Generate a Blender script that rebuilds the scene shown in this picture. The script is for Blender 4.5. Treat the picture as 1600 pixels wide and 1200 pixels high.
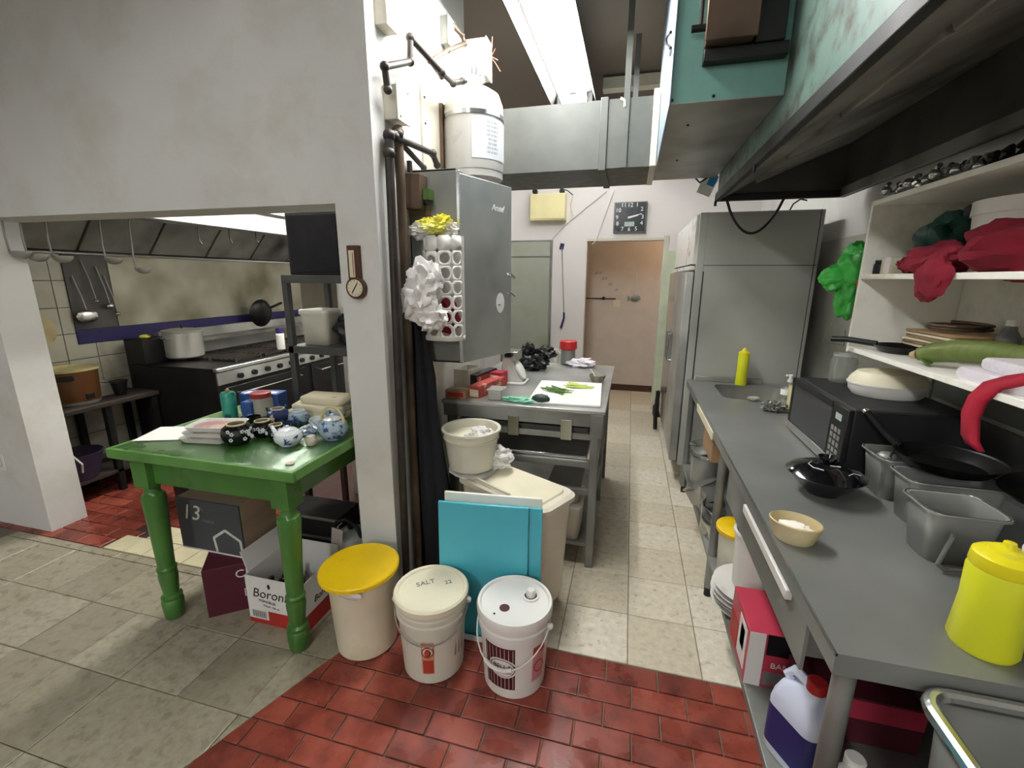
import bpy, bmesh, math, random
from math import sin, cos, pi, radians
from mathutils import Vector, Matrix, noise
for o in list(bpy.data.objects): bpy.data.objects.remove(o, do_unlink=True)
S = bpy.context.scene
COL = S.collection
RND = random.Random(7)

# ---------------------------------------------------------------- camera
FPX = 700.0
YAW, PITCH, ROLL = -.2546, .2326, .0051
CAM = Vector((0, 0, 1.6))
_f = Vector((sin(YAW)*cos(PITCH), cos(YAW)*cos(PITCH), -sin(PITCH)))
_r0 = Vector((cos(YAW), -sin(YAW), 0)); _u0 = _r0.cross(_f)
_r = _r0*cos(ROLL)+_u0*sin(ROLL); _u = -_r0*sin(ROLL)+_u0*cos(ROLL)
cd = bpy.data.cameras.new('camera'); cam = bpy.data.objects.new('camera', cd); COL.objects.link(cam)
cd.sensor_fit = 'HORIZONTAL'; cd.sensor_width = 36; cd.lens = FPX/1600*36; cd.clip_start = .02
M4 = Matrix((_r, _u, -_f)).transposed().to_4x4(); M4.translation = CAM; cam.matrix_world = M4
S.camera = cam
def ray(x, y): return _f+_r*((x-800)/FPX)-_u*((y-600)/FPX)
def pz(x, y, z=0.):  d = ray(x, y); return CAM+d*((z-CAM.z)/d.z)      # pixel onto a horizontal plane
def px(x, y, X):     d = ray(x, y); return CAM+d*(X/d.x)              # pixel onto a side wall
def py(x, y, Y):     d = ray(x, y); return CAM+d*(Y/d.y)              # pixel onto a cross wall

# ---------------------------------------------------------------- world, exposure
W = bpy.data.worlds.new('world'); S.world = W; W.use_nodes = True
W.node_tree.nodes['Background'].inputs[0].default_value = (.9, .95, 1, 1)
W.node_tree.nodes['Background'].inputs[1].default_value = .02
S.view_settings.view_transform = 'Standard'; S.view_settings.look = 'None'
S.view_settings.gamma = 1; S.view_settings.use_curve_mapping = False
S.view_settings.exposure = 1.25
TUBE_MAIN, TUBE_ALCOVE, FILL_FRONT, FILL_REAR = 38., 42., 9., 58.

# ---------------------------------------------------------------- helpers
def lin(c):
    if isinstance(c, str): c = [int(c[i:i+2], 16) for i in (0, 2, 4)]
    return tuple(((v/255)/12.92 if v/255 < .04045 else ((v/255+.055)/1.055)**2.4) for v in c)+(1.,)
MATS = {}
def mat(name, c, rough=.5, metal=0., var=.12, scale=6., c2=None, thr=.6, soft=.1, bump=0., bscale=60., trans=0., alpha=1., emit=0., stretch=None, rvar=.15, scale2=3., coat=0., ior=1.45, sss=0., world=False):
    m = bpy.data.materials.new(name); m.use_nodes = True; N = m.node_tree.nodes; Lk = m.node_tree.links
    b = N['Principled BSDF']; b.inputs['Roughness'].default_value = rough; b.inputs['Metallic'].default_value = metal
    b.inputs['IOR'].default_value = ior
    if trans: b.inputs['Transmission Weight'].default_value = trans
    if alpha < 1: b.inputs['Alpha'].default_value = alpha
    if coat: b.inputs['Coat Weight'].default_value = coat; b.inputs['Coat Roughness'].default_value = .08
    if sss: b.inputs['Subsurface Weight'].default_value = sss; b.inputs['Subsurface Radius'].default_value = (.03, .03, .03)
    col = lin(c)
    tc = N.new('ShaderNodeTexCoord'); src = tc.outputs['Object']
    if world: src = N.new('ShaderNodeNewGeometry').outputs['Position']
    if stretch:
        mp = N.new('ShaderNodeMapping'); mp.inputs['Scale'].default_value = stretch; Lk.new(src, mp.inputs[0]); src = mp.outputs[0]
    n1 = N.new('ShaderNodeTexNoise'); n1.inputs['Scale'].default_value = scale; n1.inputs['Detail'].default_value = 1.5 if metal else 5; Lk.new(src, n1.inputs['Vector'])
    mr = N.new('ShaderNodeMapRange'); mr.inputs[1].default_value = .3; mr.inputs[2].default_value = .7; mr.inputs[3].default_value = 1-var; mr.inputs[4].default_value = 1+var
    Lk.new(n1.outputs[0], mr.inputs[0])
    mx = N.new('ShaderNodeMix'); mx.data_type = 'RGBA'; mx.blend_type = 'MULTIPLY'; mx.inputs[0].default_value = 1; mx.inputs[6].default_value = col
    Lk.new(mr.outputs[0], mx.inputs[7]); out = mx.outputs[2]
    if c2:
        n2 = N.new('ShaderNodeTexNoise'); n2.inputs['Scale'].default_value = scale2; n2.inputs['Detail'].default_value = 3 if metal else 7; n2.inputs['Roughness'].default_value = .4 if metal else .62; Lk.new(src, n2.inputs['Vector'])
        m2 = N.new('ShaderNodeMapRange'); m2.inputs[1].default_value = thr-soft; m2.inputs[2].default_value = thr+soft; Lk.new(n2.outputs[0], m2.inputs[0])
        x2 = N.new('ShaderNodeMix'); x2.data_type = 'RGBA'; x2.inputs[7].default_value = lin(c2); Lk.new(m2.outputs[0], x2.inputs[0]); Lk.new(out, x2.inputs[6]); out = x2.outputs[2]
    Lk.new(out, b.inputs['Base Color'])
    if rvar:
        rr = N.new('ShaderNodeMapRange'); rr.inputs[1].default_value = .3; rr.inputs[2].default_value = .7; rr.inputs[3].default_value = max(.02, rough*(1-rvar)); rr.inputs[4].default_value = min(1, rough*(1+rvar))
        Lk.new(n1.outputs[0], rr.inputs[0]); Lk.new(rr.outputs[0], b.inputs['Roughness'])
    if bump:
        nb = N.new('ShaderNodeTexNoise'); nb.inputs['Scale'].default_value = bscale; nb.inputs['Detail'].default_value = 4; Lk.new(src, nb.inputs['Vector'])
        bp = N.new('ShaderNodeBump'); bp.inputs['Strength'].default_value = bump; bp.inputs['Distance'].default_value = .01; Lk.new(nb.outputs[0], bp.inputs['Height']); Lk.new(bp.outputs[0], b.inputs['Normal'])
    if emit:
        b.inputs['Emission Color'].default_value = col; b.inputs['Emission Strength'].default_value = emit
    MATS[name] = m; return m
def G(n): return MATS[n]

class MB:
    def __init__(s, off=None):
        if off is None: off = (0, 0, 0)
        s.o = Vector(off.location) if hasattr(off, 'location') else Vector(off)
        s.v = []; s.f = []
    def add(s, vs, fs):
        b = len(s.v); s.v += [Vector(p)-s.o for p in vs]; s.f += [[i+b for i in f] for f in fs]; return s
    def box(s, x0, x1, y0, y1, z0, z1):
        vs = [(x, y, z) for z in (z0, z1) for y in (y0, y1) for x in (x0, x1)]
        return s.add(vs, [(0, 2, 3, 1), (4, 5, 7, 6), (0, 1, 5, 4), (2, 6, 7, 3), (0, 4, 6, 2), (1, 3, 7, 5)])
    def obox(s, c, size, rz=0., rx=0., ry=0., mtx=None):
        R = mtx or (Matrix.Rotation(rz, 3, 'Z') @ Matrix.Rotation(ry, 3, 'Y') @ Matrix.Rotation(rx, 3, 'X'))
        h = Vector(size)/2; c = Vector(c)
        vs = [c+R @ Vector((x*h.x, y*h.y, z*h.z)) for z in (-1, 1) for y in (-1, 1) for x in (-1, 1)]
        return s.add(vs, [(0, 2, 3, 1), (4, 5, 7, 6), (0, 1, 5, 4), (2, 6, 7, 3), (0, 4, 6, 2), (1, 3, 7, 5)])
    def bar(s, p0, p1, w, h, up=(0, 0, 1)):
        p0 = Vector(p0); p1 = Vector(p1); d = (p1-p0); L = d.length; d.normalize()
        sd = d.cross(Vector(up)); sd.normalize(); u = sd.cross(d)
        return s.obox((p0+p1)/2, (w, L, h), mtx=Matrix((sd, d, u)).transposed())
    def loft(s, rings, caps=True, closed=True):
        n = len(rings[0]); vs = [p for r in rings for p in r]; fs = []
        for i in range(len(rings)-1):
            for j in range(n if closed else n-1):
                k = (j+1) % n; fs.append((i*n+j, i*n+k, (i+1)*n+k, (i+1)*n+j))
        if caps and closed:
            fs.append(tuple(reversed(range(n)))); fs.append(tuple(range((len(rings)-1)*n, len(rings)*n)))
        return s.add(vs, fs)
    def tube(s, pts, r, n=8, caps=True):
        P = [Vector(p) for p in pts]; rs = r if isinstance(r, (list, tuple)) else [r]*len(P); rings = []
        d0 = (P[1]-P[0]).normalized(); a = Vector((0, 0, 1)) if abs(d0.z) < .9 else Vector((1, 0, 0))
        u = d0.cross(a).normalized()
        for i, p in enumerate(P):
            if i == 0: t = P[1]-P[0]
            elif i == len(P)-1: t = P[-1]-P[-2]
            else: t = (P[i+1]-p).normalized()+(p-P[i-1]).normalized()
            if t.length < 1e-6: t = d0
            t.normalize(); u = (u-t*u.dot(t)); u.normalize(); w = t.cross(u)
            rings.append([p+(u*cos(2*pi*k/n)+w*sin(2*pi*k/n))*rs[i] for k in range(n)])
        return s.loft(rings, caps)
    def cyl(s, p0, p1, r0, r1=None, n=20): return s.tube([p0, p1], [r0, r0 if r1 is None else r1], n)
    def lathe(s, prof, c=(0, 0, 0), n=28, caps=True, sx=1., sy=1., rot=None):
        c = Vector(c); R = rot or Matrix.Identity(3)
        rings = [[c+R @ Vector((r*sx*cos(2*pi*k/n), r*sy*sin(2*pi*k/n), z)) for k in range(n)] for r, z in prof]
        return s.loft(rings, caps)
    def prism(s, poly, z0, z1):
        n = len(poly); vs = [(p[0], p[1], z0) for p in poly]+[(p[0], p[1], z1) for p in poly]
        return s.add(vs, [tuple(reversed(range(n))), tuple(range(n, 2*n))]+[(i, (i+1) % n, n+(i+1) % n, n+i) for i in range(n)])
    def slab(s, pts, th):                               # polygon in space, thickened along its normal
        P = [Vector(p) for p in pts]; nr = (P[1]-P[0]).cross(P[2]-P[0]).normalized()*th; n = len(P)
        return s.add(P+[p+nr for p in P], [tuple(reversed(range(n))), tuple(range(n, 2*n))]+[(i, (i+1) % n, n+(i+1) % n, n+i) for i in range(n)])
    def ball(s, c, r, sub=3, amp=0., freq=3., seed=0., sq=1., rot=None):
        bm = bmesh.new(); bmesh.ops.create_icosphere(bm, subdivisions=sub, radius=1)
        r = Vector((r, r, r)) if not hasattr(r, '__len__') else Vector(r); c = Vector(c); vs = []
        bm.verts.ensure_lookup_table()
        for v in bm.verts:
            p = v.co.copy()
            if amp:
                q = p*freq+Vector((seed, seed*1.7, seed*.3)); k = 1+amp*(noise.noise(q)+.5*abs(noise.noise(q*2.3))); p = p*k
            if sq != 1: p = Vector([math.copysign(abs(t)**sq, t) for t in p])
            p = Vector((p.x*r.x, p.y*r.y, p.z*r.z))
            vs.append(c+(rot @ p if rot else p))
        fs = [[v.index for v in f.verts] for f in bm.faces]; bm.free(); return s.add(vs, fs)
    def build(s, name, m, parent=None, bevel=0., smooth=35, solid=0., seg=2):
        me = bpy.data.meshes.new(name); me.from_pydata([tuple(v) for v in s.v], [], s.f)
        me.validate(); bm = bmesh.new(); bm.from_mesh(me); bmesh.ops.recalc_face_normals(bm, faces=bm.faces); bm.to_mesh(me); bm.free()
        me.materials.append(G(m) if isinstance(m, str) else m)
        if smooth:
            me.polygons.foreach_set('use_smooth', [True]*len(me.polygons)); me.set_sharp_from_angle(angle=radians(smooth))
        o = bpy.data.objects.new(name, me); COL.objects.link(o)
        if parent: o.parent = parent
        else: o.location = s.o
        if solid:
            k = o.modifiers.new('solid', 'SOLIDIFY'); k.thickness = solid; k.offset = 0
        if bevel:
            k = o.modifiers.new('bevel', 'BEVEL'); k.width = bevel; k.segments = seg; k.limit_method = 'ANGLE'; k.angle_limit = radians(40)
        return o
def tag(o, label, cat=None, group=None, kind=None):
    o['label'] = label
    if cat: o['category'] = cat
    if group: o['group'] = group
    if kind: o['kind'] = kind
    return o
def thing(name, label, cat, loc, rz=0., group=None):
    o = bpy.data.objects.new(name, None); COL.objects.link(o); o.location = loc; o.rotation_euler = (0, 0, rz); o.empty_display_size = .05
    return tag(o, label, cat, group)
def part(T, name, m, fn, bevel=0., smooth=35, parent=None, **k):
    b = MB(T if not parent else T); fn(b); return b.build(name, m, parent or T, bevel, smooth, **k)
def text(s, size, org, right, up, m, parent, T=None, name='lettering', depth=.0006, align='CENTER', shear=0., cylc=None, cylr=0., a0=0.):
    cu = bpy.data.curves.new('t', 'FONT'); cu.body = s; cu.size = size; cu.align_x = align; cu.align_y = 'CENTER'; cu.extrude = depth; cu.shear = shear; cu.resolution_u = 3
    o = bpy.data.objects.new('t', cu); COL.objects.link(o); bpy.context.view_layer.update()
    me = bpy.data.meshes.new_from_object(o.evaluated_get(bpy.context.evaluated_depsgraph_get())); bpy.data.objects.remove(o)
    off = Vector(T.location) if T else Vector((0, 0, 0))
    if cylc is not None:
        c = Vector(cylc)
        for v in me.vertices:
            a = a0+v.co.x/cylr; r = cylr+v.co.z; v.co = c+Vector((r*cos(a), r*sin(a), v.co.y))-off
    else:
        right = Vector(right).normalized(); up = Vector(up).normalized(); n = right.cross(up); org = Vector(org)
        for v in me.vertices: v.co = org+right*v.co.x+up*v.co.y+n*v.co.z-off
    me.name = name; me.materials.clear(); me.materials.append(G(m)); q = bpy.data.objects.new(name, me); COL.objects.link(q); q.parent = parent; return q
def clip(poly, a, b):                                     # keep what lies left of a->b
    out = []; n = len(poly)
    sd = lambda p: (b[0]-a[0])*(p[1]-a[1])-(b[1]-a[1])*(p[0]-a[0])
    for i in range(n):
        p, q = poly[i], poly[(i+1) % n]; sp, sq = sd(p), sd(q)
        if sp >= 0: out.append(p)
        if sp*sq < 0: t = sp/(sp-sq); out.append((p[0]+(q[0]-p[0])*t, p[1]+(q[1]-p[1])*t))
    return out
def area(p): return .5*abs(sum(p[i][0]*p[(i+1) % len(p)][1]-p[(i+1) % len(p)][0]*p[i][1] for i in range(len(p))))
def rrect(x0, x1, y0, y1, r, n=5):
    out = []
    for cx, cy, a in ((x1-r, y1-r, 0), (x0+r, y1-r, 90), (x0+r, y0+r, 180), (x1-r, y0+r, 270)):
        for k in range(n+1): t = radians(a+90*k/n); out.append((cx+r*cos(t), cy+r*sin(t)))
    return out
def copy_tree(o, parent=None):
    c = o.copy(); COL.objects.link(c)
    if parent: c.parent = parent
    for ch in list(o.children): copy_tree(ch, c)
    return c
# ---------------------------------------------------------------- materials
mat('plaster', 'd3d2ce', .6, var=.05, scale=2, c2='c3bfb4', thr=.62, soft=.15, bump=.08, bscale=90)
mat('plaster_dirty', 'd6d3cb', .6, var=.06, scale=3, c2='a89a78', thr=.66, soft=.12, scale2=2.5, bump=.08, bscale=90)
mat('plaster_pink', 'd8d2cf', .6, var=.04, scale=2, bump=.05)
mat('ceiling_paint', '6f645a', .8, var=.06, scale=2)
mat('grout', '6e685c', .9); mat('grout_dark', '3c2420', .8)
for i, (a, b) in enumerate((('8e4335', '662d23'), ('984b3b', '763329'), ('7f3b2e', '58261e'))):
    mat('red_tile%d' % i, a, .32, var=.16, scale=7, c2=b, thr=.55, soft=.12, scale2=9, bump=.12, bscale=25, rvar=.5, world=True)
for i, a in enumerate(('cfc6b0', 'c6bca5', 'd5cdba')):
    mat('beige_tile%d' % i, a, .45, var=.12, scale=28, c2='a2967c', thr=.64, soft=.08, scale2=30, bump=.05, rvar=.4, world=True)
for i, a in enumerate(('9a937f', '918a77', 'a29b88')):
    mat('worn_tile%d' % i, a, .34, var=.12, scale=16, c2='7d755f', thr=.6, soft=.16, scale2=34, bump=.06, rvar=.4, world=True)
mat('cream_tile', 'c9c09f', .35, var=.08, scale=9)
mat('wall_tile', 'b9b6a6', .22, world=True, var=.08, scale=5, c2='8d8872', thr=.66, soft=.12, scale2=4)
mat('steel', 'b2b3af', .36, .5, var=.12, scale=3, c2='6f706b', thr=.6, soft=.2, scale2=2.5, rvar=.12)
mat('steel_dull', '93948f', .45, .45, var=.14, scale=5, c2='5f605b', thr=.55, soft=.2, scale2=3, rvar=.12)
mat('steel_counter', '868784', .36, .4, var=.16, scale=4, c2='767774', thr=.6, soft=.25, scale2=3, rvar=.12)
mat('steel_greasy', 'a3a192', .42, .4, var=.2, scale=3, c2='6b664f', thr=.56, soft=.15, scale2=2.2, rvar=.12)
mat('steel_bright', 'c9cac8', .2, .95, var=.06, scale=5)
mat('galvanised', '51534f', .5, .25, var=.06, scale=14, c2='585a55', thr=.6, soft=.2, scale2=9)
mat('brown_metal', '6d5a4b', .5, .5, var=.2, scale=8, c2='3f3129', thr=.55, soft=.1)
mat('hood_dark', '55544e', .55, .1, var=.2, scale=2.5, c2='1d1c1a', thr=.6, soft=.2)
mat('hood_inner', '96958c', .5, .2, var=.2, scale=2.5, c2='2b2a27', thr=.58, soft=.2)
mat('teal_paint', '6f9c93', .5, .0, var=.12, scale=3, c2='577b73', thr=.6, soft=.2)
mat('hood_rim', '191918', .55, var=.15); mat('tank_white', 'a5a39d', .3, var=.04); mat('teal_stain', '647d75', .5, .0, var=.2, scale=4, c2='3b342a', thr=.56, soft=.07, scale2=5)
mat('pale_blue', '71828f', .4, .1, var=.05)
mat('black_metal', '232322', .45, .4, var=.2); mat('rack_paint', '4a4b49', .5, .2, var=.12, scale=10)
mat('black_plastic', '141414', .4, var=.2); mat('black_gloss', '0c0d10', .12, var=.1, coat=.6); mat('black_cloth', '15151c', .9, var=.3, scale=12, bump=.3, bscale=30)
mat('black_panel', '17181a', .55, var=.1); mat('glass_black', '3a3b3d', .12, .3, var=.15, scale=3)
mat('iron_pipe', '3a3430', .5, .5, var=.3, scale=15); mat('pipe_brown', '6b5a49', .5, .3, var=.25, scale=9, c2='45392e', thr=.5)
mat('white_enamel', 'd0cec8', .3, var=.05); mat('cream_enamel', 'd9cf9c', .4, var=.05); mat('offwhite_box', 'c2bdae', .5, var=.06)
mat('white_plastic', 'dedcd6', .35, var=.05, sss=.1); mat('yellowed_plastic', 'dcd5bb', .4, var=.07, c2='b9a878', thr=.68, soft=.12, scale2=3)
mat('clear_plastic', 'e2e2da', .22, var=.05, trans=.55, alpha=.75); mat('frosted', 'dedbcb', .35, var=.06, alpha=.82)
mat('bag_plastic', 'eceae6', .25, var=.06, alpha=.62, bump=.5, bscale=35); mat('bag_white', 'e9e6e2', .3, var=.08, alpha=.85, bump=.6, bscale=30)
mat('bag_yellow', 'e6d72e', .3, var=.15, c2='d8e08a', thr=.55, bump=.5, bscale=25)
mat('yellow_lid', 'e3bd12', .4, var=.08, c2='b98f0f', thr=.68, soft=.1, scale2=6); mat('yellow_soft', 'e5d81f', .4, var=.05, sss=.15); mat('yellow_lime', 'd4d728', .4, var=.06, sss=.1)
mat('straw_fill', 'd3bf86', .5, var=.1); mat('flour', 'efe9dc', .9, var=.04, bump=.4, bscale=30)
mat('green_paint', '457432', .3, var=.1, scale=5, c2='376026', thr=.6, soft=.15, coat=.25); mat('green_edge', '5b8a45', .35, var=.15, scale=10, c2='8d9a62', thr=.68, soft=.06)
mat('thin_glass', 'cfe8cf', .03, var=0, trans=1., rvar=0, ior=1.45, alpha=.35)
mat('glass', 'eef4f0', .04, var=0, trans=.9, rvar=0, alpha=.45)
mat('white_paper', 'e9e7e2', .8, var=.03); mat('old_paper', 'd8cfb4', .85, var=.08); mat('pink_paper', 'e7d9dc', .8, var=.04)
mat('card_white', 'd9d7d2', .75, var=.05); mat('card_brown', '9b7d5c', .85, var=.1, bump=.1); mat('card_maroon', '4f1424', .6, var=.12); mat('card_red', 'a52a22', .6, var=.08); mat('card_crimson', 'b3344a', .5, var=.12); mat('ink_black', '1b1a1a', .7, var=.05); mat('ink_red', 'a83a2a', .6, var=.1); mat('ink_maroon', '4b1019', .5, var=.1); mat('ink_grey', '6f6e6c', .7)
mat('slate', '45474a', .8, var=.15, scale=6); mat('wood_light', 'a58f78', .7, var=.15, scale=3, stretch=(1, 1, 8)); mat('wood_dark', '4a2d1e', .45, var=.2, scale=6, stretch=(6, 6, 1)); mat('wood_table', '3a322c', .5, var=.2)
mat('chalk', 'c9c9bd', .95, var=.15, scale=40)
mat('pot_aluminium', 'b5b4ac', .4, .5, var=.08, scale=4); mat('cooker_brown', '6d4526', .4, var=.08); mat('cooker_cream', 'cfc38a', .4, var=.06)
mat('range_black', '1b1a19', .45, .3, var=.25); mat('navy', '241f55', .6, var=.12)
mat('teal_can', '3fa08d', .35, .2, var=.25, scale=10, c2='1d5d55', thr=.6, soft=.03, scale2=16); mat('jar_red', '8e2a2a', .4, var=.08); mat('blue_print', '2d4f93', .5, var=.15, c2='c7d3e2', thr=.58, soft=.03, scale2=12)
mat('black_glaze', '121214', .15, var=.1, coat=.5); mat('white_glaze', 'dfe4e6', .12, var=.04, coat=.4); mat('blue_glaze', '9fb2bf', .15, var=.08, c2='31507c', thr=.56, soft=.03, scale2=26, coat=.4); mat('blue_ink', '24407a', .3); mat('navy_glaze', '2a3a63', .15, var=.1, c2='a9b9cc', thr=.6, soft=.04, scale2=30, coat=.4)
mat('rattan', 'c9b98a', .6, var=.15); mat('film_thin', 'f4f2f0', .15, var=0, alpha=.18, rvar=0); mat('meat', 'a5625a', .45, var=.2, scale=14, c2='d8b7a2', thr=.6, soft=.1, scale2=14)
mat('cyan_board', '4fb3c4', .38, var=.04, scale=4); mat('bin_cream', 'd9d2c0', .4, var=.06, c2='b8ac8d', thr=.68, soft=.1)
mat('board_white', 'e8e8e0', .45, var=.03, c2='dbe3c0', thr=.62, soft=.1); mat('scallion_dark', '4d6b2c', .5, var=.25, scale=20); mat('scallion_pale', 'b7c86a', .5, var=.2, scale=20); mat('avocado', '2b3a33', .5, var=.2, bump=.4); mat('green_film', '7fc7a8', .25, var=.15, alpha=.75)
mat('red_plastic', 'b62a2a', .35, var=.08); mat('red_box', 'b5483f', .6, var=.12, c2='d8b9a5', thr=.6, soft=.03, scale2=14)
mat('bag_green', '3fae45', .3, var=.3, scale=9, bump=.5, bscale=18); mat('orange_patch', 'd2572c', .5, var=.1); mat('bag_dkgreen', '0f4338', .35, var=.25, bump=.5, bscale=20)
mat('red_strap', 'a5152f', .85, var=.15, scale=10, bump=.2); mat('red_cloth', '7d1026', .85, var=.2, scale=10, bump=.2); mat('gourd', '66743a', .5, var=.2, scale=12, stretch=(1, 8, 1)); mat('towel', 'dcd6dc', .95, var=.05, bump=.4, bscale=80)
mat('shelf_white', 'f2f0e6', .45, var=.04, c2='bdb89c', thr=.66, soft=.12); mat('pan_black', '0f0f0f', .35, .3, var=.2)
mat('wool_steel', '8b8b88', .35, .8, var=.3, scale=40, bump=1., bscale=70); mat('sponge', '9a968c', .9, var=.1, bump=.5)
mat('bowl_tan', 'b9a77c', .4, var=.06, c2='cbbf9a', thr=.5); mat('fridge_steel', 'b4b5ad', .45, .15, var=.1, scale=3, c2='77786f', thr=.6, soft=.2, scale2=1.5); mat('door_grey', '9fa295', .5, .1, var=.06, scale=3, c2='8f9072', thr=.66, soft=.15); mat('gasket', '17181a', .6)
mat('clock_face', '1d2126', .3, var=.05); mat('lcd', '9fb0a4', .3); mat('numeral', 'e6e8ea', .5, var=0)
mat('jug_white', 'cdd2e4', .35, var=.05); mat('jug_label', '262a63', .4, var=.1); mat('cord_black', '0d0d0d', .5); mat('cord_white', 'd3d0c6', .5); mat('wire_red', 'b26b5a', .5)
mat('inner_wall', 'cbbfb2', .7, var=.05); mat('blue_sticker', '2f86c4', .4); mat('barcode', '3a3a3c', .7)
mat('tube_glow', 'f8f8f6', .4, var=0, emit=TUBE_MAIN, rvar=0); mat('tube_alcove', 'f9f8f2', .4, var=0, emit=TUBE_ALCOVE, rvar=0); mat('fill_tube_front', 'f8f8f6', .4, var=0, emit=FILL_FRONT, rvar=0); mat('fill_tube_back', 'f8f8f6', .4, var=0, emit=9., rvar=0); mat('fill_tube_rear_left', 'f8f8f6', .4, var=0, emit=FILL_REAR*.12, rvar=0); mat('fill_tube_rear', 'f8f8f6', .4, var=0, emit=FILL_REAR, rvar=0); mat('bulb_warm', 'ffe3c2', .4, var=0, emit=80., rvar=0)
mat('lamp_housing', '2f2e2c', .6, var=.05); mat('splash_pale', 'b9b8ae', .4, .1, var=.06, c2='9a998c', thr=.62, soft=.15); mat('red_dish', 'b8322c', .4, var=.1)

# ---------------------------------------------------------------- large structure
YW = 1.75; XP0, XP1 = -1.227, -1.035; XJ = -3.5; XK = -4.05; XR = 1.3; YB = 5.65; ZC = 3.15; ZO = 1.9
def struct(name, m, fn, label, bevel=0., parent=None):
    b = MB(); fn(b); o = b.build(name, m, parent, bevel, 35); tag(o, label, None, None, 'structure'); return o
floor = struct('floor', 'grout', lambda b: b.box(-6, XR, -6.1, 1.72, -.12, -.007).box(-1.3, XR, 1.72, 7.2, -.12, -.007), 'tiled kitchen floor in beige and red')
floor2 = struct('floor', 'grout_dark', lambda b: b.box(XK-.1, -1.3, 1.72, YB, -.12, -.007), 'red tiled floor of the cooking alcove')
def tile(poly, m, parent, name, zt):
    cx = sum(p[0] for p in poly)/len(poly); cy = sum(p[1] for p in poly)/len(poly)
    b = MB((cx, cy, 0)); n = len(poly); i = .0025
    ins = []
    for p in poly:
        d = Vector((cx-p[0], cy-p[1])); d = d.normalized()*i*1.4; ins.append((p[0]+d.x, p[1]+d.y))
    b.add([(p[0], p[1], -.02) for p in poly]+[(p[0], p[1], zt-.002) for p in poly]+[(p[0], p[1], zt) for p in ins],
          [(k, (k+1) % n, n+(k+1) % n, n+k) for k in range(n)]+[(n+k, n+(k+1) % n, 2*n+(k+1) % n, 2*n+k) for k in range(n)]+[tuple(range(2*n, 3*n))])
    o = b.build(name, m, parent, smooth=0); o.location = (cx, cy, 0); return o
def grid(x0, x1, y0, y1, w, h, g, bond, clips, mats, parent, name):
    j = 0; y = y0
    while y < y1-.02:
        x = x0-(w/2 if (bond and j % 2) else 0)
        while x < x1-.01:
            p = [(x+g, y+g), (x+w-g, y+g), (x+w-g, y+h-g), (x+g, y+h-g)]
            for a, c in clips:
                if len(p) > 2: p = clip(p, a, c)
            if len(p) > 2 and area(p) > .0006: tile(p, RND.choice(mats), parent, name, RND.uniform(-.0012, .0012))
            x += w
        y += h; j += 1
A, B_, C_ = (-1.348, .854), (-1.044, 1.655), (XR, 1.655)
dx, dy = B_[0]-A[0], B_[1]-A[1]; A0 = (A[0]-dx*1.2, A[1]-dy*1.2)
REDS = ['red_tile0', 'red_tile1', 'red_tile2']
# the red field is what lies right of the slanted joint A0-B_
grid(-.209-.206*7, XR, 1.655-.1*13, 1.655, .206, .1, .0028, True, [(B_, A0), ((XR, 0), (XR, 3))], REDS, floor, 'red_tile')
grid(-1.326-.3*8, -.9, 1.05-.3*3, 1.72, .3, .3, .0016, False, [(A0, B_), ((5, 1.7), (-9, 1.7))], ['worn_tile0', 'worn_tile1', 'worn_tile2'], floor, 'beige_tile')
grid(.083-.3*5, XR, 1.66, 6.55, .3, .3, .0016, False, [((XR, 0), (XR, 9)), ((-1.035, 9), (-1.035, 0))], ['beige_tile0', 'beige_tile1', 'beige_tile2'], floor, 'beige_tile')
PATCH = (-3.0, -2.1, 1.705, 2.0)
def inpatch(x, y): return PATCH[0] < x < PATCH[1] and PATCH[2] < y < PATCH[3]
for j in range(9):
    for i in range(15):
        x = XK+.206*i-(.103 if j % 2 else 0); y = 1.705+.1*j
        if inpatch(x+.1, y+.05) or x > -1.4: continue
        tile([(x+.003, y+.003), (x+.203, y+.003), (x+.203, y+.097), (x+.003, y+.097)], RND.choice(REDS), floor2, 'red_tile', RND.uniform(-.001, .001))
for i in range(6):
    for j in range(2):
        if (i, j) in ((0, 1), (5, 1)): continue
        x = -3.0+.15*i; y = 1.707+.145*j; tile([(x+.002, y+.002), (x+.148, y+.002), (x+.148, y+.143), (x+.002, y+.143)], 'cream_tile', floor2, 'cream_tile', .001)

def poly_wall(b, rects):
    for r in rects: b.box(*r)
struct('wall_left', 'plaster', lambda b: poly_wall(b, [(-6, XJ, YW, 1.95, -.1, ZC), (XJ, XP0, YW, 1.95, ZO, ZC), (XP0, XP1, YW, 1.95, -.1, ZC)]), 'white plaster wall with a wide serving opening to the cooking alcove')
struct('wall_pier', 'plaster_dirty', lambda b: b.box(XP0, XP1, 1.95, 2.83, -.1, ZC), 'grubby white pier wall carrying pipes and a steel cabinet')
struct('wall_partition', 'plaster', lambda b: b.box(-1.95, XP0, 2.73, 2.83, -.1, ZC).box(-1.95, -1.85, 2.83, YB, -.1, ZC), 'white partition between alcove and back kitchen')
wa = struct('wall_alcove', 'grout', lambda b: b.box(XK-.15, XK, 1.95, YB, -.1, ZC), 'tiled side wall of the cooking alcove')
for j in range(8):
    for i in range(6):
        y0 = 1.96+.2*i; z0 = .2+.195*j; th = .006+RND.uniform(0, .0015)
        b = MB((XK, y0, z0)); b.box(XK-.002, XK+th, y0+.002, y0+.197, z0+.002, z0+.192); b.build('wall_tile', 'wall_tile', wa, .0015).location = (XK, y0, z0)
DX0, DX1, DZ = -.55, .325, 2.03
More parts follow.
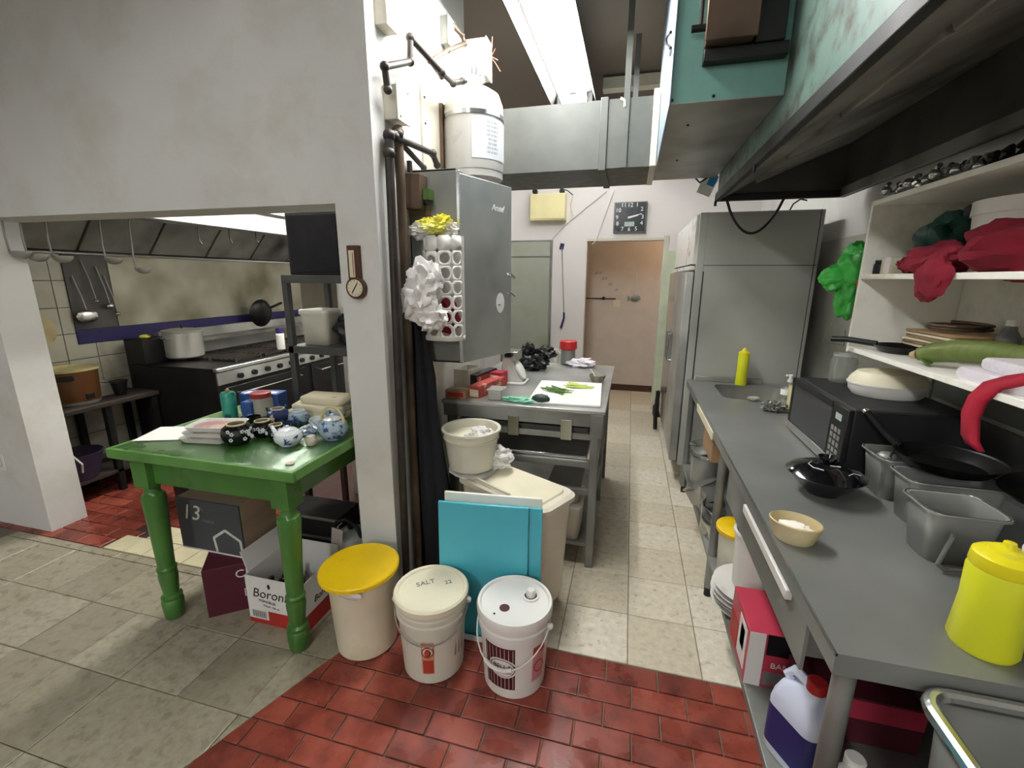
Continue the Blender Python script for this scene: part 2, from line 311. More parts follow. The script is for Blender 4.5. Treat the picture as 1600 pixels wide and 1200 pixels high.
wb = struct('wall_back', 'plaster_pink', lambda b: poly_wall(b, [(XK-.15, DX0, YB, YB+.12, -.1, ZC), (DX0, DX1, YB, YB+.12, DZ, ZC), (DX1, XR+.15, YB, YB+.12, -.1, ZC)]), 'white back wall with a doorway')
struct('wall_right', 'plaster', lambda b: b.box(XR, XR+.15, -6.1, YB, -.1, ZC), 'white side wall behind the counter')
struct('wall_inner', 'inner_wall', lambda b: b.box(-1.4, 1.3, 6.6, 6.7, -.1, ZC).box(-1.5, -1.4, YB+.12, 6.7, -.1, ZC).box(1.2, 1.3, YB+.12, 6.6, -.1, ZC), 'dim wall of the small room beyond the doorway')
struct('baseboard_inner', 'wood_dark', lambda b: b.box(-1.39, 1.19, 6.585, 6.6, 0, .09), 'dark brown baseboard of the small room')
struct('wall_rear', 'plaster', lambda b: b.box(-6.1, XR+.15, -6.2, -6.1, -.1, ZC).box(-6.15, -6, -6.1, 1.95, -.1, ZC), 'plain walls behind the viewer')
struct('ceiling', 'ceiling_paint', lambda b: b.box(-6.1, XR+.15, -6.2, 6.7, ZC, ZC+.1), 'brownish painted ceiling')
struct('trim_1', 'offwhite_box', lambda b: b.box(DX1-.001, DX1+.05, YB-.012, YB, 0, DZ+.05).box(DX0-.0, DX1, YB-.012, YB, DZ, DZ+.03), 'pale trim round the back doorway')
# ---------------------------------------------------------------- lamps
def fixture(name, label, x0, x1, y0, y1, z, tubemat, group=None):
    T = thing(name, label, 'ceiling lamp', ((x0+x1)/2, (y0+y1)/2, z))
    part(T, 'housing', 'lamp_housing', lambda b: b.box(x0, x1, y0, y1, z+.05, z+.11).box((x0+x1)/2-.05, (x0+x1)/2+.05, y0, y1, z+.11, ZC).box(x0, x1, y0-.012, y0, z-.02, z+.11).box(x0, x1, y1, y1+.012, z-.02, z+.11), .004)
    for sx, xa in ((-1, x0), (1, x1)): part(T, 'light_skirt', 'lamp_housing', lambda b: b.slab([(xa, y0, z+.055), (xa, y1, z+.055), (xa+sx*.035, y1, z-.03), (xa+sx*.035, y0, z-.03)], .004))  # dark side skirts added to keep tube light off the ceiling
    w = x1-x0
    for xx in (x0+w*.26, x1-w*.26):
        part(T, 'tube', tubemat, lambda b: b.cyl((xx, y0+.03, z), (xx, y1-.03, z), .034, n=14))
        for yy in (y0, y1-.03): part(T, 'tube_socket', 'white_enamel', lambda b: b.obox((xx, yy+.015, z+.012), (.06, .03, .09)), .004)
    return T
fixture('fluorescent_lamp', 'twin tube fluorescent lamp glowing on the ceiling above the prep table', -.69, -.40, 1.62, 4.06, 3.0, 'tube_glow')
fixture('fluorescent_lamp', 'twin tube fluorescent lamp over the back passage beyond the duct', -.69, -.40, 4.25, 5.45, 3.0, 'fill_tube_back')  # unseen lamp added to brighten the back wall
fixture('fluorescent_lamp', 'twin tube fluorescent lamp in the cooking alcove', -2.65, -2.4, 2.3, 4.7, 3.0, 'tube_alcove')
fixture('fluorescent_lamp', 'twin tube fluorescent lamp just behind the viewer on the ceiling', -1.05, -.75, -1.6, .8, 3.0, 'fill_tube_front')  # unseen lamp added to fill the foreground
fixture('fluorescent_lamp', 'twin tube fluorescent lamp at the far rear of the front room', -1.05, -.75, -4.9, -2.5, 3.0, 'fill_tube_rear')  # unseen lamp added as low fill under the hood and on front faces
fixture('fluorescent_lamp', 'twin tube fluorescent lamp at the rear left of the front room', -3.5, -3.2, -4.9, -2.5, 3.0, 'fill_tube_rear_left')  # weak unseen lamp added for more fill from the left
T = thing('pendant_lamp', 'small warm bulb inside the room past the doorway', 'lamp', (.95, 6.2, 2.6)); part(T, 'bulb', 'bulb_warm', lambda b: b.ball((.95, 6.2, 2.55), .05, 2)); part(T, 'cord', 'cord_white', lambda b: b.cyl((.95, 6.2, 2.6), (.95, 6.2, ZC), .008, n=8))

# ---------------------------------------------------------------- exhaust hood on the right
HX0, HX1, HY0, HY1, HZ, HT = .49, 1.2, .25, 3.28, 2.08, 2.75
T = thing('exhaust_hood', 'large dark exhaust hood hanging over the steel counter', 'hood', (.85, 1.8, HZ))
part(T, 'front_panel', 'teal_stain', lambda b: b.box(HX0, HX0+.02, HY0, HY1, HZ+.05, HT))
part(T, 'end_panel', 'hood_dark', lambda b: b.box(HX0+.02, HX1, HY1-.02, HY1, HZ, HT)); part(T, 'end_panel', 'hood_dark', lambda b: b.box(HX0+.02, HX1, HY0, HY0+.02, HZ, HT))
part(T, 'back_panel', 'hood_dark', lambda b: b.box(HX1-.02, HX1, HY0, HY1, HZ, HT))
part(T, 'top_panel', 'hood_dark', lambda b: b.box(HX0, HX1, HY0, HY1, HT, HT+.02))
part(T, 'rim', 'hood_rim', lambda b: b.box(HX0-.012, HX0+.018, HY0, HY1, HZ, HZ+.05), .004)
part(T, 'rim', 'hood_rim', lambda b: b.box(HX0-.012, HX1, HY1-.03, HY1+.01, HZ, HZ+.04), .004)
part(T, 'gutter', 'hood_inner', lambda b: b.slab([(HX0+.02, HY0, HZ+.02), (HX0+.02, HY1-.03, HZ+.02), (HX0+.2, HY1-.03, HZ+.12), (HX0+.2, HY0, HZ+.12)], .01))
for k in range(5):
    y0 = HY0+.02+k*.6; part(T, 'filter', 'hood_inner', lambda b: b.slab([(HX0+.2, y0+.01, HZ+.12), (HX0+.2, y0+.585, HZ+.12), (HX1-.03, y0+.585, HZ+.32), (HX1-.03, y0+.01, HZ+.32)], .03), .006)
part(T, 'back_lip', 'hood_inner', lambda b: b.box(HX1-.035, HX1-.02, HY0, HY1, HZ, HZ+.05))
for yy in (HY1-.02, 2.3): part(T, 'bolt', 'black_metal', lambda b: b.cyl((HX0-.01, yy, HZ-.03), (HX0-.01, yy, HZ), .008, n=8))
# make-up air plenum in front of the hood
PX0, PX1, PY0, PY1, PZ = .1, .49, 2.0, 3.4, 2.25
T = thing('air_plenum', 'teal sheet metal air plenum hung in front of the exhaust hood', 'duct', (.3, 2.7, PZ))
part(T, 'near_panel', 'teal_paint', lambda b: b.box(PX0, PX1-.003, PY0, PY0+.02, PZ, ZC-.01))
part(T, 'side_panel', 'pale_blue', lambda b: b.box(PX0-.006, PX0, PY0-.01, PY1, PZ-.005, ZC-.01), .002)
part(T, 'bottom_panel', 'steel_dull', lambda b: b.box(PX0, PX1-.003, PY0, PY1, PZ-.004, PZ))
part(T, 'far_panel', 'teal_paint', lambda b: b.box(PX0, PX1-.003, PY1-.02, PY1, PZ, ZC-.01))
for q in ((1050, 157), (1115, 150), (1075, 195), (1058, 250)):
    p = pz(*q, PZ-.004) if q[1] > 165 else py(*q, PY0); part(T, 'rivet', 'black_metal', lambda b: b.ball(p, .007, 1))
part(T, 'hook', 'black_metal', lambda b: b.tube([px(1048, 50, PX0-.012), px(1041, 60, PX0-.02), px(1042, 70, PX0-.02), px(1048, 76, PX0-.012)], .006, 6))
part(T, 'latch', 'steel_bright', lambda b: b.tube([px(1048, 76, PX0-.012), px(1046, 86, PX0-.012)], .008, 6))
p0, p1 = py(1105, 60, 1.9), py(1182, 54, 1.9)
T = thing('junction_box', 'brown metal junction box fixed to the teal plenum', 'box', (.27, 1.95, p0.z))
part(T, 'body', 'brown_metal', lambda b: b.box(p0.x, p1.x, 1.91, PY0, p0.z, p0.z+.2), .004); part(T, 'cover', 'brown_metal', lambda b: b.box(p0.x-.006, p1.x+.006, 1.9, 1.91, p0.z-.006, p0.z+.21), .003)
part(T, 'cable_gland', 'black_metal', lambda b: b.cyl((p0.x-.05, 1.96, p0.z+.06), (p0.x, 1.96, p0.z+.06), .012)); part(T, 'cable', 'cord_black', lambda b: b.tube([(p0.x-.02, 1.96, p0.z+.07), (p0.x-.02, 1.97, p0.z+.2), (p0.x+.02, 1.98, p0.z+.6)], .008))
part(T, 'box_shadow', 'black_metal', lambda b: b.box(p0.x+.0, p1.x+.12, 1.955, PY0, p0.z-.05, p0.z-.008).box(p1.x+.007, p1.x+.1, 1.94, PY0, p0.z-.01, p0.z+.3), .003)  # black plates draw the shadow cast below and right of the box
# duct
DY0, DY1, DZ0, DZ1 = 3.0, 3.56, 2.25, 2.625
T = thing('air_duct', 'galvanised rectangular duct crossing above the steel cabinet', 'duct', (-.5, 3.28, DZ0))
part(T, 'run', 'galvanised', lambda b: b.box(-1.84, -.235, DY0, DY1, DZ0, DZ1)); part(T, 'run', 'galvanised', lambda b: b.box(-.225, .092, DY0, DY1, DZ0, DZ1))
part(T, 'flange', 'galvanised', lambda b: b.box(-.245, -.2, DY0-.012, DY1+.012, DZ0-.012, DZ1+.012), .003); part(T, 'flange', 'offwhite_box', lambda b: b.box(.055, .092, DY0-.02, DY1+.005, DZ0-.004, DZ1+.03), .003)
for (q, yy) in ((977, DY0-.008), (990, DY1-.1)):
    xx = py(q, 200, yy).x; part(T, 'hanger_strap', 'galvanised', lambda b: b.box(xx-.017, xx+.017, yy-.004, yy+.004, DZ0 if yy < 3.1 else DZ1, ZC))
part(T, 'strap_end', 'offwhite_box', lambda b: b.tube([py(970, 153, DY0-.01), py(976, 157, DY0-.012), py(976, 167, DY0-.012)], .008, 6))
struct('trim_2', 'offwhite_box', lambda b: b.box(-.32, .6, 4.02, 4.12, ZC-.1, ZC-.02), 'pale wooden batten under the ceiling')
# cable and sticker hanging under the hood
o = MB((.5, 3.2, 1.9)); pts = []
for k in range(15):
    t = k/14; pts.append(Vector((.545+.32*t, 3.25, 2.08-.2*sin(pi*t)**.8)))
o.tube(pts, .008); tag(o.build('cable', 'cord_black'), 'black cable looping down from the far edge of the exhaust hood', 'cable')
p = py(1105, 290, 3.42); T = thing('hanging_tag', 'blue and white tag dangling beside the plenum corner', 'tag', p)
part(T, 'card', 'white_paper', lambda b: b.obox(p, (.09, .003, .12), ry=.4), 0); part(T, 'blue_print', 'blue_sticker', lambda b: b.obox(p+Vector((.03, -.003, .03)), (.05, .002, .07), ry=.4))
part(T, 'string', 'cord_black', lambda b: b.tube([p+Vector((0, 0, .05)), p+Vector((-.05, -.005, .02)), p+Vector((-.09, -.01, .06)), p+Vector((-.1, -.015, .12))], .006))

# ---------------------------------------------------------------- things on the pier
WX = XP1
T = thing('barometer', 'brown wooden thermometer plaque with round dial on the white pier', 'thermometer', (-1.13, YW, 1.4))
q0, q1, q2, qc = py(545, 384, YW), py(562, 386, YW), py(571, 445, YW), py(560, 450, YW)
part(T, 'plaque', 'wood_dark', lambda b: b.box(q0.x, q1.x+.005, YW-.02, YW, qc.z, q0.z).cyl((qc.x, YW-.024, qc.z), (qc.x, YW, qc.z), .046, n=24), .002)
part(T, 'scale_strip', 'old_paper', lambda b: b.box(q0.x+.01, q0.x+.035, YW-.023, YW-.02, qc.z+.045, q0.z-.02)); part(T, 'tube', 'ink_red', lambda b: b.box(q0.x+.028, q0.x+.031, YW-.0245, YW-.023, qc.z+.05, q0.z-.03))
d = part(T, 'dial', 'old_paper', lambda b: b.cyl((qc.x, YW-.027, qc.z), (qc.x, YW-.024, qc.z), .036, n=24)); part(T, 'needle', 'ink_black', lambda b: b.obox((qc.x, YW-.028, qc.z), (.004, .002, .05), ry=.6), parent=d)
for k in range(12):
    a = k*pi/6; part(T, 'tick', 'ink_grey', lambda b: b.obox((qc.x+.03*sin(a), YW-.0275, qc.z+.03*cos(a)), (.002, .001, .007), ry=a), parent=d)

CY, CX1, CZ0, CZ1, CD = 2.04, -.784, 1.19, 2.078, .38
T = thing('steel_cabinet', 'stainless steel wall cabinet with its door slightly ajar', 'cabinet', (-.9, 2.2, CZ0))
part(T, 'body', 'steel_dull', lambda b: b.box(WX, CX1-.012, CY, CY+.01, CZ0, CZ1).box(WX, CX1-.012, CY+CD, CY+CD+.01, CZ0, CZ1).box(WX, CX1-.012, CY, CY+CD, CZ0, CZ0+.01).box(WX, CX1-.012, CY, CY+CD, CZ1-.01, CZ1).box(WX, WX+.01, CY, CY+CD, CZ0, CZ1), .002)
dd = Vector((sin(radians(21)), cos(radians(21)), 0)); nn = Vector((cos(radians(21)), -sin(radians(21)), 0)); h0 = Vector((CX1, CY-.002, 0))
def dpt(t, z, n=0.): return h0+dd*t+nn*n+Vector((0, 0, z))
dr = part(T, 'door', 'steel', lambda b: b.obox(dpt(.21, (CZ0+CZ1)/2-.01, -.006), (.4, .012, CZ1-CZ0-.02), rz=radians(90-21)), .003)
part(T, 'hinge_strip', 'steel_bright', lambda b: b.box(CX1-.012, CX1+.004, CY-.004, CY+.008, CZ0, CZ1-.01), .002)
for zz in (1.6, 1.5): part(T, 'latch', 'steel_bright', lambda b: b.cyl(dpt(.39, zz+.02, .004), dpt(.42, zz, .014), .007), parent=dr)
s_ = part(T, 'sticker', 'white_paper', lambda b: b.lathe([(.035, 0), (.035, .001)], dpt(.31, 1.47, .0005), sy=1.5, rot=Matrix((dd, Vector((0, 0, 1)), nn)).transposed()), parent=dr)
text('Ansul', .045, dpt(.29, 1.94, .001), dd, (0, 0, 1), 'white_paper', dr, T, shear=.3)
part(T, 'pen_mark', 'ink_black', lambda b: b.obox(dpt(.3, 1.46, .002), (.02, .001, .004), rz=radians(69)), parent=dr)
# gas tank
tc = Vector((-.868, 2.5, 2.115)); T = thing('pressure_tank', 'white fire suppression tank mounted above the steel cabinet', 'tank', tc); R_ = .158
part(T, 'shell', 'tank_white', lambda b: b.lathe([(.05, .02), (R_*.9, .02), (R_*.985, .035), (R_, .06), (R_, .31), (R_*.97, .36), (R_*.85, .41), (R_*.6, .435), (.045, .445)], tc, 36))
part(T, 'foot_ring', 'tank_white', lambda b: b.lathe([(R_*.9, 0), (R_*.97, .0), (R_*.97, .05), (R_*.9, .05)], tc, 36)); part(T, 'neck', 'white_enamel', lambda b: b.cyl(tc+Vector((0, 0, .44)), tc+Vector((0, 0, .5)), .035)); part(T, 'valve', 'steel_bright', lambda b: b.cyl(tc+Vector((-.05, 0, .48)), tc+Vector((.06, -.02, .48)), .022).cyl(tc+Vector((0, 0, .5)), tc+Vector((0, 0, .54)), .025))
part(T, 'strap', 'steel_bright', lambda b: b.lathe([(R_+.001, .285), (R_+.004, .285), (R_+.004, .305), (R_+.001, .305)], tc, 36)); part(T, 'bracket', 'brown_metal', lambda b: b.box(WX, WX+.03, tc.y-.1, tc.y+.1, tc.z+.05, tc.z+.36))
lb = MB(T); rows = []
for zz in (.08, .27): rows.append([tc+Vector((( R_+.002)*cos(a), (R_+.002)*sin(a), zz)) for a in [radians(-75+k*8) for k in range(12)]])
lb.loft(rows, closed=False); lb = lb.build('label', 'ink_grey', T); lb.data.materials[0] = mat('label_grey', 'b9bcbf', .5, var=.08)
for k in range(8): text(RND.choice(['IIIII III IIII II', 'III IIIII II III', 'IIII II IIIIII']), .016, None, None, None, 'ink_grey', lb, T, cylc=tc+Vector((0, 0, .25-.02*k)), cylr=R_+.0025, a0=radians(-34), name='fine_print', depth=.0002)
# pipes
def P_(x, y, n): return px(x, y, WX+n)
def pipe(name, label, pts, r, m='iron_pipe', fit=True):
    pts = [Vector(p) for p in pts]; T = thing(name, label, 'pipe', min(pts, key=lambda p: p.z))
    for a, c in zip(pts, pts[1:]): part(T, 'pipe_length', m, lambda b: b.cyl(a, c, r, n=12))
    for p in pts[1:-1]: part(T, 'elbow', m, lambda b: b.ball(p, r*1.45, 2))
    for p in (pts[0], pts[-1]): part(T, 'coupling', m, lambda b: b.ball(p, r*1.3, 2))
    return T
n1 = .045
pipe('gas_pipe', 'black iron pipe zigzagging from the tank valve to the pier corner', [tc+Vector((-.05, -.03, .475)), P_(708, 130, .1), P_(690, 113, .12), P_(641, 59, n1), P_(641, 96, n1), P_(601, 104, n1), P_(606, 140, n1)], .014)
pipe('gas_pipe', 'dark pipe running down the pier edge beside the white corner', [P_(622, 210, .05), P_(608, 212, .035), P_(608, 240, .035), (WX+.035, P_(612, 500, .035).y, .02)], .018)
pipe('conduit', 'brown vertical conduit on the pier next to the dark pipe', [P_(622, 205, .035), (WX+.035, P_(622, 205, .035).y, .02)], .02, 'pipe_brown')
pipe('conduit', 'thin dark pipe sloping from the junction box to the cabinet top', [P_(618, 214, .05), P_(676, 240, .06), P_(683, 258, .06)], .014)
pipe('conduit', 'slanted brace pipe behind the rusty pull box', [P_(625, 222, .03), P_(662, 262, .05)], .012)
pipe('conduit', 'grey conduit linking the wall box to the white control box', [P_(702, 35, .03), P_(722, 55, .05), P_(726, 68, .06), P_(700, 78, .04), P_(672, 95, .03), P_(690, 120, .05)], .011, 'pipe_brown')
def jbox(label, q, n0, d, sy, sz, m, name='junction_box', cover=True):
    c = px(q[0], q[1], WX+n0); T = thing(name, label, 'electrical box', (WX, c.y, c.z-sz/2))
    part(T, 'body', m, lambda b: b.box(WX, WX+d, c.y-sy/2, c.y+sy/2, c.z-sz/2, c.z+sz/2), .003)
    part(T, 'cover', m, lambda b: b.box(WX+d, WX+d+.006, c.y-sy/2-.004, c.y+sy/2+.004, c.z-sz/2-.004, c.z+sz/2+.004), .002)
    for a in (-1, 1): part(T, 'screw', 'steel_bright', lambda b: b.ball((WX+d+.007, c.y+a*sy*.35, c.z+a*sz*.4), .005, 1))
    return T, c
jbox('cream electrical box at the top of the pier', (604, 15), .03, .05, .09, .14, 'offwhite_box')
jbox('grey junction box above the paired vertical pipes', (622, 165), .04, .06, .1, .13, 'offwhite_box')
jbox('small grey conduit box high on the pier', (698, 52), .02, .04, .08, .13, 'steel_dull')
T, c = jbox('white control box with loose red wires above the tank', (755, 95), .13, .16, .1, .19, 'offwhite_box', 'control_box')
for k in range(4): part(T, 'wire', 'wire_red', lambda b: b.tube([(WX+.166, c.y-.02, c.z+.02), (WX+.19, c.y-.03+.015*k, c.z+.03-.01*k), (WX+.2+.01*k, c.y-.05+.02*k, c.z+.09-.05*k)], .002, 5))
c = py(648, 300, 2.0); T = thing('pull_station', 'rusty brown pull box on the side of the steel cabinet', 'electrical box', c-Vector((0, 0, .08)))
part(T, 'body', 'brown_metal', lambda b: b.obox(c, (.085, .07, .15), ry=.08), .004); part(T, 'bracket', 'brown_metal', lambda b: b.box(c.x-.05, c.x+.06, 2.03, CY, c.z-.1, c.z-.07).box(c.x-.02, c.x+.02, 2.0, CY, c.z-.02, c.z+.02)); part(T, 'lever', 'black_plastic', lambda b: b.cyl((c.x+.05, 2.0, c.z-.05), (c.x+.075, 1.98, c.z-.05), .012)); part(T, 'indicator', 'scallion_dark', lambda b: b.box(c.x+.045, c.x+.075, 1.99, CY, c.z-.035, c.z+.01)); part(T, 'stem', 'iron_pipe', lambda b: b.cyl((c.x-.02, 2.0, c.z+.07), (c.x-.02, 2.0, c.z+.13), .012))
w = MB((WX, 2.0, 2.2)); w.tube([P_(632, 0, .01), P_(640, 20, .015), P_(651, 40, .02), P_(652, 75, .015), P_(643, 100, .01), P_(641, 150, .008)], .004, 6); tag(w.build('wire', 'cord_white'), 'thin looping white wire on the upper pier', 'wire')
a, c = P_(655, 150, 0), P_(700, 305, 0); T = thing('backing_board', 'cream backing board with screw heads behind the tank bracket', 'board', (WX, (a.y+c.y)/2, c.z))
part(T, 'board', 'offwhite_box', lambda b: b.box(WX, WX+.012, a.y, c.y+.12, c.z, a.z+.12), .002)
for i in range(2):
    for j in range(4): part(T, 'screw', 'iron_pipe', lambda b: b.ball((WX+.012, a.y+.03+i*(c.y-a.y), c.z+.05+j*(a.z-c.z)/3.4), .007, 1))
# plastic bag dispenser with round holes, on the cabinet side
sx0, sx1, sz0, sz1 = -.956, -.765, 1.32, 1.785; yb = CY-.004; bow = .085
T = thing('bag_dispenser', 'white perforated plastic bag dispenser fixed to the cabinet side', 'dispenser', ((sx0+sx1)/2, yb-.05, sz0))
def cw(u, z, k=0.): a = pi*u; return Vector(((sx0+sx1)/2-(sx1-sx0)/2*cos(a), yb-(bow-k)*sin(a)**.6, z))
m = MB(T); nc, nr = 4, 7; ch = (sz1-sz0)/nr
for j in range(nr):
    for i in range(nc):
        u0 = .04+i*.92/nc; u1 = u0+.92/nc; z0 = sz0+j*ch; K = 16; out = []; inn = []
        slot = (i == 1 and j in (4, 5)); solid = j == nr-1
        for k in range(K):
            a = 2*pi*(k+.5)/K; cx_, cz_ = cos(a), sin(a); q = max(abs(cx_), abs(cz_)); ex, ez = cx_/q, cz_/q
            out.append(((u0+u1)/2+ex*(u1-u0)/2, z0+ch/2+ez*ch/2)); rr = .36
            iz = z0+ch/2+cz_*ch*rr
            if slot: iz = max(z0, min(z0+ch, z0+ch/2+cz_*ch*.36+(-.14*ch if j == 5 else .14*ch)))
            inn.append(((u0+u1)/2+cx_*(u1-u0)*rr, iz))
        if solid: m.add([cw(*p) for p in out], [tuple(range(K))])
        else: m.add([cw(*p) for p in out+inn], [(k, (k+1) % K, K+(k+1) % K, K+k) for k in range(K)])
m.build('perforated_front', 'white_plastic', T, solid=.003, smooth=12)
part(T, 'base_lip', 'white_plastic', lambda b: b.loft([[cw(k/12, sz0-.012, -.006) for k in range(13)], [cw(k/12, sz0+.008, -.006) for k in range(13)], [cw(k/12, sz0+.008, .02) for k in range(13)], [cw(k/12, sz0-.012, .02) for k in range(13)]], closed=False), solid=.004)
part(T, 'back_plate', 'white_plastic', lambda b: b.box(sx0, sx1, yb-.003, CY, sz0, sz1))
def blobs(name, m, label, cat, spec, parent=None):
    c0 = Vector(spec[0][0]); b = MB((c0.x, c0.y, c0.z-Vector(spec[0][1]).z if hasattr(spec[0][1], '__len__') else c0.z))
    for i, s in enumerate(spec): b.ball(s[0], s[1], 4, s[2] if len(s) > 2 else .4, s[3] if len(s) > 3 else 2.5, i*3.1+len(label)*.7)
    return tag(b.build(name, m, parent), label, cat)
blobs('plastic_bag', 'bag_white', 'crumpled white plastic bags bulging from the dispenser front', 'plastic bag', [(py(665, 440, 1.9), (.075, .05, .09), .5), (py(655, 470, 1.88), (.07, .04, .08), .6), (py(675, 497, 1.89), (.065, .045, .05), .6), (py(645, 458, 1.9), (.04, .03, .07), .6)])
blobs('plastic_bag', 'bag_plastic', 'red printed plastic bag showing through the dispenser holes', 'plastic bag', [((-.84, 2.0, 1.42), (.06, .03, .08), .3)]).data.materials[0] = G('red_cloth')
blobs('plastic_bag', 'bag_yellow', 'crumpled yellow plastic bag stuffed in the dispenser top', 'plastic bag', [(py(665, 352, 2.0), (.045, .04, .025), .7, 3), (py(688, 350, 1.99), (.045, .03, .035), .8, 3), (py(675, 358, 1.97), (.06, .03, .02), .6, 3)])
blobs('plastic_bag', 'bag_plastic', 'clear plastic bag spilling over the dispenser rim', 'plastic bag', [(py(660, 360, 1.985), (.055, .045, .035), .5, 3), (py(700, 358, 2.0), (.045, .03, .03), .5, 3)])

# black coats on a hook of the pier
def drape(name, m, label, cat, rows, n=28, fold=.018, nf=6, seed=0, parent=None):
    c = Vector(rows[-1][0]); b = MB(c); rings = []
    for i, (cc, ax, ay) in enumerate(rows):
        cc = Vector(cc); ring = []
        for k in range(n):
            a = 2*pi*k/n; f = 1+(fold/max(ax, ay))*sin(nf*a+seed+i*.35)*min(1, i*.5)+.1*noise.noise(Vector((cos(a)*1.5, sin(a)*1.5, i*.5+seed)))
            ring.append(cc+Vector((ax*f*cos(a), ay*f*sin(a), .012*noise.noise(Vector((a, i, seed))))))
        rings.append(ring)
    b.loft(rings); return tag(b.build(name, m, parent, smooth=60), label, cat)
Yj = 1.98
def jr(x0, x1, y, d): a, c = py(x0, y, Yj), py(x1, y, Yj); a.x = max(a.x, WX+.02); return ((a+c)/2, (c.x-a.x)/2, d)
drape('jacket', 'black_cloth', 'black jackets hanging together beside the steel cabinet', 'jacket', [jr(645, 660, 452, .012), jr(637, 656, 472, .03), jr(634, 662, 500, .05), jr(630, 668, 545, .06), jr(630, 676, 590, .07), jr(626, 680, 640, .075), jr(624, 688, 690, .08), jr(622, 697, 750, .085), jr(618, 704, 800, .085), jr(616, 700, 850, .08), jr(618, 692, 890, .07)], fold=.02, nf=5)
T = thing('coat_hook', 'white plastic hook behind the black jackets', 'hook', py(642, 475, 1.99)); part(T, 'hook_arm', 'white_plastic', lambda b: b.tube([(WX, 1.99, py(642, 470, 1.99).z), (WX+.04, 1.99, py(642, 478, 1.99).z), (WX+.07, 1.98, py(642, 470, 1.99).z)], .008)); part(T, 'hook_plate', 'white_plastic', lambda b: b.box(WX, WX+.008, 1.97, 2.01, py(642, 480, 1.99).z, py(642, 458, 1.99).z))

# ---------------------------------------------------------------- back wall things
T = thing('cold_room_door', 'grey green cold room door with transom panel in the back wall', 'door', (-1.25, YB, 0))
a, c = py(790, 377, YB), py(864, 377, YB)
for zz0, zz1, nm in ((0, 1.84, 'door_leaf'), (1.86, 2.03, 'transom')): part(T, nm, 'door_grey', lambda b: b.box(a.x-.03, c.x-.03, YB-.03, YB, zz0, zz1), .004)
part(T, 'frame', 'steel_dull', lambda b: b.box(a.x-.06, c.x, YB-.02, YB, 0, 2.05), .003); part(T, 'edge_strip', 'steel_bright', lambda b: b.box(c.x-.028, c.x-.018, YB-.034, YB-.02, 0, 1.84))
T = thing('emergency_light', 'cream emergency light box high on the back wall', 'wall box', py(860, 340, YB)); a, c = py(833, 307, YB), py(885, 348, YB)
part(T, 'body', 'cream_enamel', lambda b: b.box(a.x, c.x, YB-.16, YB, c.z+.03, a.z), .006); part(T, 'base', 'cream_enamel', lambda b: b.box(a.x, c.x, YB-.15, YB, c.z+.02, c.z+.03)); part(T, 'bracket', 'black_metal', lambda b: b.tube([(c.x-.1, YB-.02, a.z+.08), (c.x+.02, YB-.1, a.z+.03), (c.x+.08, YB-.1, a.z-.02)], .006)); part(T, 'lamp_head', 'black_metal', lambda b: b.cyl((c.x-.05, YB-.1, a.z+.03), (c.x-.05, YB-.06, a.z+.03), .03).cyl((a.x+.04, YB-.1, a.z+.04), (a.x+.04, YB-.05, a.z+.04), .03)); part(T, 'hose', 'cord_white', lambda b: b.tube([(c.x+.08, YB-.1, a.z-.02), (c.x+.05, YB-.08, a.z-.12), (c.x+.09, YB-.06, a.z-.24)], .008))
for (l, pts) in (('long white cord slanting from the duct to the cold room door', [(862, 374), (885, 350), (948, 298)]), ('white cord dropping past the clock to the doorway corner', [(925, 382), (931, 376), (958, 300)])):
    b = MB(py(*pts[0], YB)); b.tube([py(*q, YB-.012) for q in pts], .005, 6); tag(b.build('cord', 'cord_white'), l, 'cord')
# clock
a, c = py(960, 316, YB-.04), py(1008, 363, YB-.04); cc = (a+c)/2; w2 = (c.x-a.x)/2; h2 = (a.z-c.z)/2
T = thing('clock', 'square black wall clock with white numerals above the doorway', 'clock', (cc.x, YB, cc.z-h2))
part(T, 'case', 'steel_dull', lambda b: b.box(cc.x-w2, cc.x+w2, YB-.045, YB, cc.z-h2, cc.z+h2), .006); f_ = part(T, 'face', 'clock_face', lambda b: b.box(cc.x-w2+.01, cc.x+w2-.01, YB-.048, YB-.045, cc.z-h2+.01, cc.z+h2-.01))
SQ = {1: (.42, .78), 2: (.72, .5), 3: (.78, 0), 4: (.74, -.4), 5: (.42, -.76), 6: (0, -.78), 7: (-.42, -.76), 8: (-.74, -.4), 9: (-.78, 0), 10: (-.72, .45), 11: (-.4, .78), 12: (0, .78)}
for k, (u, v) in SQ.items(): text(str(k), .062, (cc.x+u*w2, YB-.0485, cc.z+v*h2), (1, 0, 0), (0, 0, 1), 'numeral', f_, T, 'numeral')
part(T, 'minute_hand', 'numeral', lambda b: b.bar((cc.x-.02, YB-.052, cc.z), (cc.x+w2*.72, YB-.052, cc.z+h2*.2), .008, .002, up=(0, 1, 0)), parent=f_); part(T, 'hour_hand', 'numeral', lambda b: b.bar((cc.x-.02, YB-.05, cc.z-.01), (cc.x+w2*.5, YB-.05, cc.z+.02), .012, .002, up=(0, 1, 0)), parent=f_); part(T, 'display', 'lcd', lambda b: b.box(cc.x-.055, cc.x+.055, YB-.0495, YB-.048, cc.z-.1, cc.z-.05), parent=f_)
